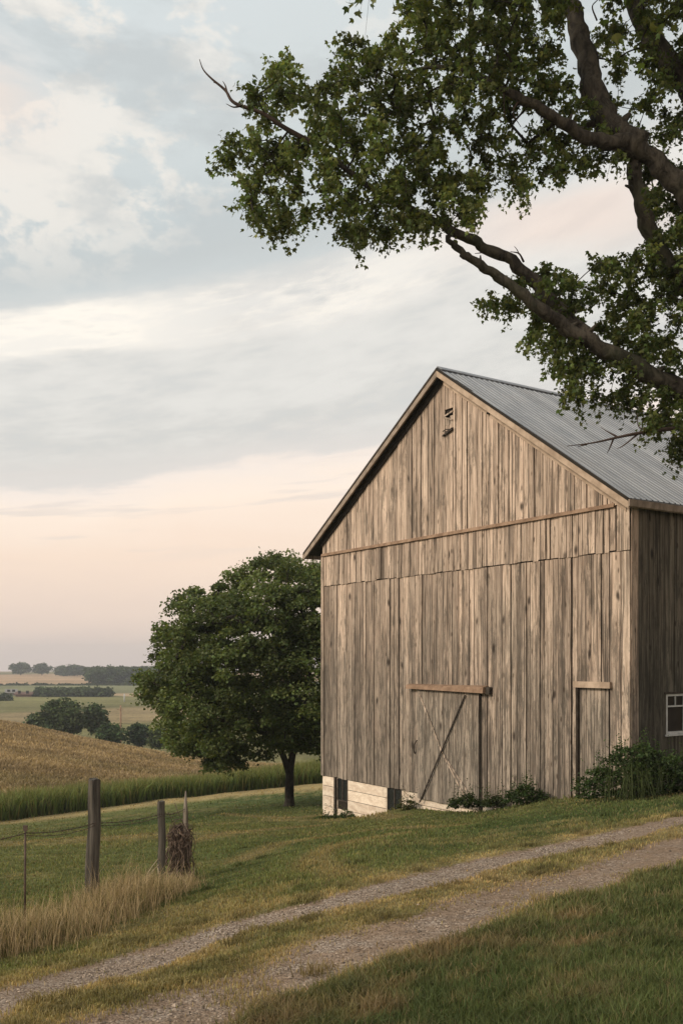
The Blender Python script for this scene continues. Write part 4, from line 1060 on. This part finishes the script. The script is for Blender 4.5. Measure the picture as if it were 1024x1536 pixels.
# foundation with two basement windows
st = MB(); zrows = [-5.2, -4.62, -4.34, -4.08, -3.80, -3.52, -3.25]; wins = [(9.42, 9.92, -3.86, -3.26), (7.02, 7.62, -4.05, -3.26)]
for z0, z1 in zip(zrows[:-1], zrows[1:]):
    x = -.05
    while x < 10.66:
        w = random.uniform(1.4, 3.2); x1 = min(10.66, x+w); cuts = [(x, x1)]
        for (a, b, c0, c1) in wins:
            if z1 > c0+.01:
                cuts = [seg for (p, q_) in cuts for seg in ((p, min(q_, a)), (max(p, b), q_)) if seg[1]-seg[0] > .02]
        for p, q_ in cuts:
            o_ = random.uniform(0, .010); v_ = random.uniform(.85, 1.08)
            st.box(p+.002, q_-.002, -.002, .018+o_, z0+.010, z1-.006, (v_, v_*.98, v_*.96))
        x = x1
fd = st.build('foundation', M['stone'], barn)
s2 = MB(); s2.box(10.662, 10.69, -DEPTH, .02, -5.2, -3.22); s2.box(-.01, 10.6, -DEPTH-.02, -DEPTH+.02, -5.2, -3.22); s2.build('foundation', M['stone'], barn)
for (a, b, c0, c1) in wins:
    p = MB(); p.box(a, b, -.006+.012, .010, c0+.004, c1); w_ = p.build('basement_window', M['glass'], barn)
    p = MB(); fr = .035
    p.box(a, a+fr, .012, .036, c0, c1); p.box(b-fr, b, .012, .036, c0, c1); p.box(a+fr, b-fr, .012, .036, c0, c0+fr); p.box((a+b)/2-.02, (a+b)/2+.02, .012, .030, c0+fr, c1)
    p.build('frame', M['wood_dark'], w_)
p = MB(); p.box(9.95, 10.02, .03, .085, -4.5, -3.22); p.build('drain_post', M['wood_dark'], barn)
# sliding door with its track beam and cross braces
d = MB(); e = board_edges(4.10, 6.30, [], .2, .34)
for a, b in zip(e[:-1], e[1:]):
    o_ = random.uniform(0, .012)
    d.box(a+.003, b-.003, .062, .088+o_, -3.36+random.uniform(-.01, .01), -.74, (random.random(), random.uniform(.35, .9), .5))
d.box(4.12, 6.28, .045, .061, -3.34, -.75, (.1, .1, .5))
door = d.build('sliding_door', M['wood_door'], barn)
def bar(p, q_, w, t0, t1, m, name, par, c=(.5, .9, .5)):
    p = np.array(p, float); q_ = np.array(q_, float); v = q_-p; n_ = np.array([-v[1], v[0]])/np.linalg.norm(v)*w/2
    c4 = [p-n_, p+n_, q_+n_, q_-n_]; mb = MB()
    mb.hexa([(x, t0, z) for x, z in c4]+[(x, t1, z) for x, z in c4], c); return mb.build(name, m, par)
bar((4.52, -.80), (6.16, -3.42), .026, .118, .145, M['wood_dark'], 'brace', door, (1, 1, 1))
bar((6.20, -.84), (5.35, -2.18), .05, .103, .116, M['wood_light'], 'brace', door)
bar((5.30, -2.22), (4.22, -3.20), .045, .103, .116, M['wood_light'], 'brace', door, (.3, .6, .5))
bar((5.30, -2.24), (4.55, -3.12), .03, .104, .112, M['wood_light'], 'brace', door, (.7, 1.2, .5))
h_ = MB(); h_.tube([l(6.36, -.06, -1.95), l(6.40, -.11, -2.05), l(6.42, -.11, -2.2), l(6.45, -.06, -2.28)], .016, 6); h_.build('door_handle', M['wood_dark'], barn)
g = MB(); g.box(4.045, 4.095, .040, .052, -3.4, -.76); g.build('door_gap_shade', M['backing'], barn)  # dark strip laid on the boards as the shadowed slot beside the door
bm_ = MB()
bm_.hexa([l(3.84, -.22, -.735), l(6.64, -.20, -.70), l(6.64, -.05, -.70), l(3.84, -.05, -.735), l(3.84, -.20, -.60), l(6.64, -.18, -.61), l(6.64, -.05, -.585), l(3.84, -.05, -.57)])
bm_.build('door_track', M['wood_brown'], barn)
bk2 = MB(); bk2.box(3.72, 3.84, .045, .13, -.76, -.60); bk2.build('track_bracket', M['wood_dark'], barn)
# plank side door, recessed
d = MB(); e = [.47, .66, .86, 1.06, 1.25]
for a, b in zip(e[:-1], e[1:]): d.box(a+.003, b-.003, -.003, .002+random.uniform(0, .006), -3.2, -.54, (random.random(), random.uniform(.3, .7), .5))
dd_ = d.build('plank_door', M['wood_door'], barn)
p = MB(); p.box(.40, 1.32, .045, .105, -.545, -.425); p.build('lintel', M['trim'], dd_)
p = MB(); p.box(1.262, 1.34, .045, .095, -3.2, -.55, (.2, .7, .5)); p.build('jamb', M['wood'], dd_)
p = MB(); p.box(1.235, 1.261, .009, .072, -3.2, -.55); p.box(.462, .475, .009, .05, -3.2, -.55); p.build('reveal', M['wood_dark'], dd_)
# white side window
wn = MB(); wn.box(.022, .030, -1.58, -1.02, -1.43, -.67); win = wn.build('window', M['glass'], barn)
fr = MB(); a, b, z0, z1 = 1.0, 1.60, -1.44, -.66; y0, y1 = -.035, .03
for (s0, s1, q0, q1) in [(a, a+.045, z0, z1), (b-.055, b, z0, z1), (a+.055, b-.055, z0, z0+.05), (a+.055, b-.055, z1-.045, z1), (a+.055, b-.055, -.915, -.885)]:
    fr.box(y0, y1-.01, -s1, -s0, q0, q1)
fr.box(-.02, .02, -1.315, -1.29, -.885, z1-.045)
fr.build('window_frame', M['white'], win)
si = MB(); si.box(-.075, .02, -1.64, -.96, z0-.035, z0-.002); si.build('sill', M['white'], win)
ht = MB(); ht.box(-.065, .02, -1.66, -.94, z1+.003, z1+.04); ht.build('window_head', M['wood_dark'], win)

# ------------------------------------------------------------------ fence
fz = lambda p: float(ground(np.array([p[0]]), np.array([p[1]]))[0])
fence = empty('wire_fence', (post1[0], post1[1], fz(post1)), 'old wire fence with leaning grey wooden posts, standing in tall dry grass', 'fence')
fo = np.array([post1[0], post1[1], fz(post1)])
def wpost(xy, top_px, r0, r1, name, lean, seg=14, flat=1.0):
    base = np.array([xy[0], xy[1], fz(xy)-.15]); Yd = xy[1]; top = at(*top_px, Yd)
    n = 12; P = [base+(top-base)*i/(n-1)+np.array([math.sin(i*1.1)*.006, math.cos(i*.8)*.006, 0]) for i in range(n)]
    mb = MB(); mb.tube(np.array(P)-fo, [r0+(r1-r0)*i/(n-1) for i in range(n)], 22, rough=.025, smooth=False, prof=[random.choice((.91, .97, 1, 1.02, 1.03, .95)) for _ in range(22)])
    seg = 22
    k = len(mb.v)
    for i in range(k-seg, k):      # uneven sawn top
        x, y, z = mb.v[i]; mb.v[i] = (x, y, z+random.uniform(-.012, .02))
    return mb.build(name, M['post'], fence)
p1 = wpost(post1, (142.5, 1170), .085, .066, 'fence_post', 0); p1['label'] = 'thick square-topped grey fence post'
p2 = wpost(post2, (242, 1203), .052, .047, 'fence_post', 0); p2['label'] = 'thinner leaning fence post with a pale worn top'
stake = MB(); b0 = np.array([post3[0], post3[1], fz(post3)-.1]); tp = at(278.5, 1187, post3[1])
stake.tube(np.array([b0, b0+(tp-b0)*.5, b0+(tp-b0)*.8, tp])-fo, [.045, .042, .034, .008], 7, (2.4, 2.3, 2.2), rough=.15); stake.build('split_stake', M['post'], fence)
rod = MB(); rb = np.array([*rodxy, fz(rodxy)]); rt = at(38, 1240, rodxy[1])
rod.tube(np.array([rb, rt])-fo, .011, 6); rod.box(*(rt-fo)[[0]]-.02, *(rt-fo)[[0]]+.02, *(rt-fo)[[1]]-.01, *(rt-fo)[[1]]+.01, (rt-fo)[2]-.04, (rt-fo)[2]+.01)
rod.build('metal_rod', M['wire'], fence)
wr = MB()
wp = [at(-900, 1330, 6.6), at(-60, 1262, 8.3), at(38, 1250, rodxy[1]), at(142, 1235, post1[1]-.08), at(243, 1221, post2[1]-.06), at(277, 1214, post3[1]-.04)]
def strand(a, b, sag): return [a+(b-a)*t-np.array([0, 0, sag*4*t*(1-t)]) for t in np.linspace(0, 1, 9)]
for a, b in zip(wp[:-1], wp[1:]): wr.tube(np.array(strand(a, b, .03))-fo, .0045, 5)
for a, b in zip(wp[2:-1], wp[3:]): wr.tube(np.array(strand(a-[0, 0, .02], b-[0, 0, .03], .045))-fo, .0035, 4)
for a, b in zip(wp[:-1], wp[1:]):
    for t in np.linspace(.1, .9, 7):
        c_ = a+(b-a)*t-np.array([0, 0, .03*4*t*(1-t)])-fo; wr.tube([c_+[-.006, 0, -.014], c_+[.006, 0, .014]], .002, 4); wr.tube([c_+[.008, 0, -.012], c_+[-.008, 0, .012]], .002, 4)
wr.tube(np.array([at(262, 1205, 12.8), at(268, 1222, 12.8), at(277, 1240, 12.8)])-fo, .005, 5); wr.tube(np.array([at(252, 1218, 12.4), at(258, 1232, 12.6), at(266, 1245, 12.8)])-fo, .004, 5)
wr.build('wire', M['wire'], fence)
fp = np.array([*at(-60, 1400, 8.3)[:2]]); mbp = MB(); mbp.tube(np.array([[fp[0], fp[1], fz(fp)-.1], [fp[0], fp[1], at(-60, 1240, 8.3)[2]]])-fo, [.06, .05], 12, rough=.08); mbp.build('fence_post', M['post'], fence)
# tangle of dead vine round the stake
vr = empty('dead_vine', (post3[0], post3[1], fz(post3)), 'tangle of dead reddish-brown vine hanging on the split stake', 'vine')
vo_ = np.array([post3[0], post3[1], fz(post3)]); H = at(0, 1236, post3[1])[2]-vo_[2]
vb = MB()
for i in range(220):
    a = random.uniform(0, 6.28); z0 = random.uniform(.35, 1)*H; r = abs(random.gauss(0, .05))+.02; x = math.cos(a)*r-.02-.15*random.random()**2; y = math.sin(a)*r
    P = [(x, y, z0)]; L = random.uniform(.12, .6)
    for k in range(5):
        x += random.gauss(-.006, .028); y += random.gauss(0, .022); P.append((x, y, max(.05, z0-L*(k+1)/5)))
    vb.tube(smooth_path(P, 2), random.uniform(.0035, .009), 4, (random.uniform(.5, 1.3),)*3)
for i in range(50):
    a = random.uniform(0, 6.28); z0 = random.uniform(.5, 1.03)*H; c_ = np.array([-.06+random.gauss(0, .05), random.gauss(0, .05), z0])
    R_ = random.uniform(.03, .08); P = [c_+np.array([math.cos(t+a)*R_*1.5, math.sin(t)*R_, math.sin(t+a)*R_]) for t in np.linspace(0, 4.5, 8)]
    vb.tube(P, random.uniform(.003, .006), 4, (random.uniform(.5, 1.2),)*3)
vb.build('stems', M['vine'], vr)
lv_n = 200; lp = np.c_[rng.normal(-.06, .075, lv_n), rng.normal(0, .07, lv_n), rng.uniform(.3, 1.0, lv_n)*H]
link('withered_leaves', leaf_mesh('withered_leaves', lp, rng.uniform(.02, .045, lv_n), np.array([.14, .088, .062])*rng.uniform(.4, 1.3, (lv_n, 1)), False, .9, .3), M['blade'], vr)
sb = MB()
for L in [[(253, 1270, 12.6), (238, 1288, 12.0), (223, 1308, 11.5), (216, 1328, 11.3)], [(240, 1296, 12.0), (226, 1310, 11.6), (218, 1326, 11.4)], [(236, 1296, 12.1), (238, 1312, 11.8)]]:
    sb.tube(smooth_path(np.array([at(*p) for p in L])-vo_, 3), .006, 5)
sb.build('pale_stalks', M['straw'], vr)

# ------------------------------------------------------------------ haze
hb = MB(); hb.box(-1650, 1650, -40, 1680, -60, 25)
hm = bpy.data.materials.new('haze'); hm.use_nodes = True
hn = hm.node_tree; hn.nodes.remove(hn.nodes['Principled BSDF'])
pv = hn.nodes.new('ShaderNodeVolumePrincipled'); pv.inputs['Color'].default_value = (.86, .90, .95, 1); pv.inputs['Density'].default_value = .00045; pv.inputs['Anisotropy'].default_value = .2
hn.links.new(pv.outputs[0], hn.nodes['Material Output'].inputs['Volume'])
ho = hb.build('haze', hm); tag(ho, 'thin pale evening haze over the fields', 'haze', kind='stuff')

# ------------------------------------------------------------------ sky, sun, camera
SUN_AZ, SUN_EL = R(-118), R(28)      # azimuth from +Y towards +X
w = bpy.data.worlds.new('World'); scene.world = w; w.use_nodes = True
nt = NT(w.node_tree); bg = nt.n['Background']
dirv = nt.node('ShaderNodeTexCoord').outputs['Generated']
sx = nt.node('ShaderNodeSeparateXYZ'); nt.put(sx.inputs[0], dirv); X_, Y_, Z_ = sx.outputs
az = nt.math('ARCTAN2', X_, Y_); hr = nt.math('SQRT', nt.math('ADD', nt.math('MULTIPLY', X_, X_), nt.math('MULTIPLY', Y_, Y_)))
v_ = nt.math('DIVIDE', Z_, nt.math('MAXIMUM', hr, .02))
azc = nt.math('MAXIMUM', nt.math('MINIMUM', az, 1.0), -1.0)
q_ = nt.math('MULTIPLY', v_, nt.math('SUBTRACT', 1.0, nt.math('MULTIPLY', azc, .65)))
# cloud deck coordinates
pc = nt.comb(az, v_, nt.math('MULTIPLY', Y_, .3))
pt = nt.comb(nt.math('MULTIPLY', az, 1.0), q_, nt.math('MULTIPLY', Y_, .3))
w1 = nt.noise(nt.scale(pt, (3.5, 13, 1)), 1.0, 6, .55)
w2 = nt.noise(nt.scale(pt, (10, 34, 1)), 1.0, 7, .62)
qw = nt.math('ADD', q_, nt.math('ADD', nt.math('MULTIPLY', nt.math('SUBTRACT', w1, .5), .075), nt.math('MULTIPLY', nt.math('SUBTRACT', w2, .5), .045)))
st_ = [(0, (222, 203, 193)), (.05, (233, 211, 196)), (.12, (246, 222, 202)), (.185, (252, 234, 217)), (.214, (244, 231, 220)), (.224, (222, 216, 210)), (.26, (212, 210, 205)), (.318, (219, 217, 212)),
       (.350, (218, 216, 211)), (.380, (224, 220, 214)), (.405, (224, 221, 216)), (.412, (222, 219, 214)), (.440, (200, 205, 205)), (.47, (196, 201, 201)), (.52, (197, 204, 205)), (.60, (207, 213, 213)), (.74, (210, 216, 217)), (.86, (209, 217, 218)), (1.0, (204, 213, 216))]
base = nt.ramp(qw, [(p, lin(*c)) for p, c in st_], 'LINEAR')
sm = nt.math('MULTIPLY', nt.mapr(qw, .347, .374), nt.mapr(qw, .432, .404))
sb = nt.noise(nt.scale(pt, (8, 30, 1)), 1.4, 8, .62, .1)
sleft = nt.mapr(az, -.08, -.28)
sm2 = nt.math('MULTIPLY', sm, nt.math('MAXIMUM', sleft, nt.math('MULTIPLY', nt.mapr(sb, .38, .66), nt.mapr(az, .25, -.1, .25, .75))))
base = nt.mix(nt.math('MINIMUM', nt.math('MULTIPLY', sm2, 1.25), 1.0), base, lin(254, 246, 234))
md = nt.noise(nt.scale(pt, (6, 20, 1)), 1.7, 8, .62, .1)
mdm = nt.math('MULTIPLY', nt.mapr(q_, .22, .26), nt.mapr(q_, .46, .40))
base = nt.mix(nt.math('MULTIPLY', nt.math('MULTIPLY', nt.mapr(md, .42, .64), mdm), .55), base, lin(231, 228, 222))
base = nt.mix(nt.math('MULTIPLY', nt.math('MULTIPLY', nt.mapr(md, .50, .34), mdm), .5), base, lin(204, 205, 203))
# broken cumulus in the upper sky: pale lit tops, greyer bellies, a pinkish cast low on the left
up = nt.mapr(q_, .42, .54)
w3 = nt.noise(nt.scale(nt.vmath('ADD', pc, (.31, .12, 0)), (14, 20, 1)), 1.0, 9, .60, .15)
w5 = nt.noise(nt.scale(pc, (2.6, 4.2, 1)), 1.3, 3, .5)
pv_ = nt.math('ADD', nt.math('MULTIPLY', w3, .75), nt.math('MULTIPLY', w5, .5))
patch = nt.math('MULTIPLY', nt.mapr(pv_, .635, .72), up)
left = nt.mapr(az, .12, -.30)
c = nt.mix(nt.math('MULTIPLY', patch, nt.math('ADD', .22, nt.math('MULTIPLY', left, .42))), base, lin(246, 237, 226))
w4 = nt.noise(nt.vmath('ADD', nt.scale(pc, (6, 11, 1)), (0.35, -.22, 4.0)), 1.0, 8, .6, .15)
c = nt.mix(nt.math('MULTIPLY', nt.math('MULTIPLY', nt.mapr(w4, .46, .66), up), .75), c, lin(190, 195, 196))
pink = nt.math('MULTIPLY', nt.mapr(az, -.26, -.38), nt.mapr(nt.math('ABSOLUTE', nt.math('SUBTRACT', v_, .565)), .10, .0))
c = nt.mix(nt.math('MULTIPLY', nt.math('MULTIPLY', pink, nt.mapr(w4, .62, .42)), .8), c, lin(237, 220, 208))
gl = nt.math('MULTIPLY', nt.mapr(nt.math('ABSOLUTE', nt.math('SUBTRACT', az, .24)), .20, .02), nt.mapr(nt.math('ABSOLUTE', nt.math('SUBTRACT', nt.math('ADD', v_, nt.math('MULTIPLY', nt.math('SUBTRACT', w1, .5), .06)), .455)), .05, .01))
c = nt.mix(nt.math('MULTIPLY', gl, .6), c, lin(238, 217, 204))
# small grey wisps in the warm low sky
wl = nt.noise(nt.scale(pt, (5, 55, 1)), 1.0, 5, .55)
lowm = nt.math('MULTIPLY', nt.mapr(q_, .10, .16), nt.mapr(q_, .24, .19))
c = nt.mix(nt.math('MULTIPLY', nt.math('MULTIPLY', nt.mapr(wl, .56, .68), lowm), .5), c, lin(217, 207, 200))
sky = nt.node('ShaderNodeTexSky', sky_type='NISHITA'); sky.sun_disc = False; sky.sun_elevation = SUN_EL; sky.sun_rotation = SUN_AZ
skys = nt.scale(sky.outputs[0], (.10, .10, .10)); c = nt.scale(c, (.86, .862, .86))
fin = nt.mix(.97, skys, c)
nt.l.new(fin, bg.inputs['Color']); bg.inputs['Strength'].default_value = 1.0

sun = bpy.data.lights.new('sun', 'SUN'); sun.energy = 2.1; sun.angle = R(14); sun.color = (1.0, .86, .70)
so = bpy.data.objects.new('sun', sun); col.objects.link(so)
sd_ = Vector((math.sin(SUN_AZ)*math.cos(SUN_EL), math.cos(SUN_AZ)*math.cos(SUN_EL), math.sin(SUN_EL)))
so.rotation_euler = sd_.to_track_quat('Z', 'Y').to_euler(); so.location = (-20, -20, 30)

cam = bpy.data.cameras.new('camera'); co = bpy.data.objects.new('camera', cam); col.objects.link(co)
co.location = (0, 0, 0); co.rotation_euler = (R(90), 0, 0)
cam.sensor_fit = 'HORIZONTAL'; cam.sensor_width = 36; cam.lens = F/1024*36; cam.shift_y = (HZ-768)/1024
cam.clip_start = .1; cam.clip_end = 8000
scene.camera = co
scene.view_settings.view_transform = 'Standard'; scene.view_settings.look = 'None'; scene.view_settings.gamma = 1; scene.view_settings.exposure = 0.36
scene.cycles.max_bounces = 5; scene.cycles.diffuse_bounces = 2; scene.cycles.glossy_bounces = 2; scene.cycles.transmission_bounces = 2; scene.cycles.transparent_max_bounces = 4; scene.cycles.volume_bounces = 0
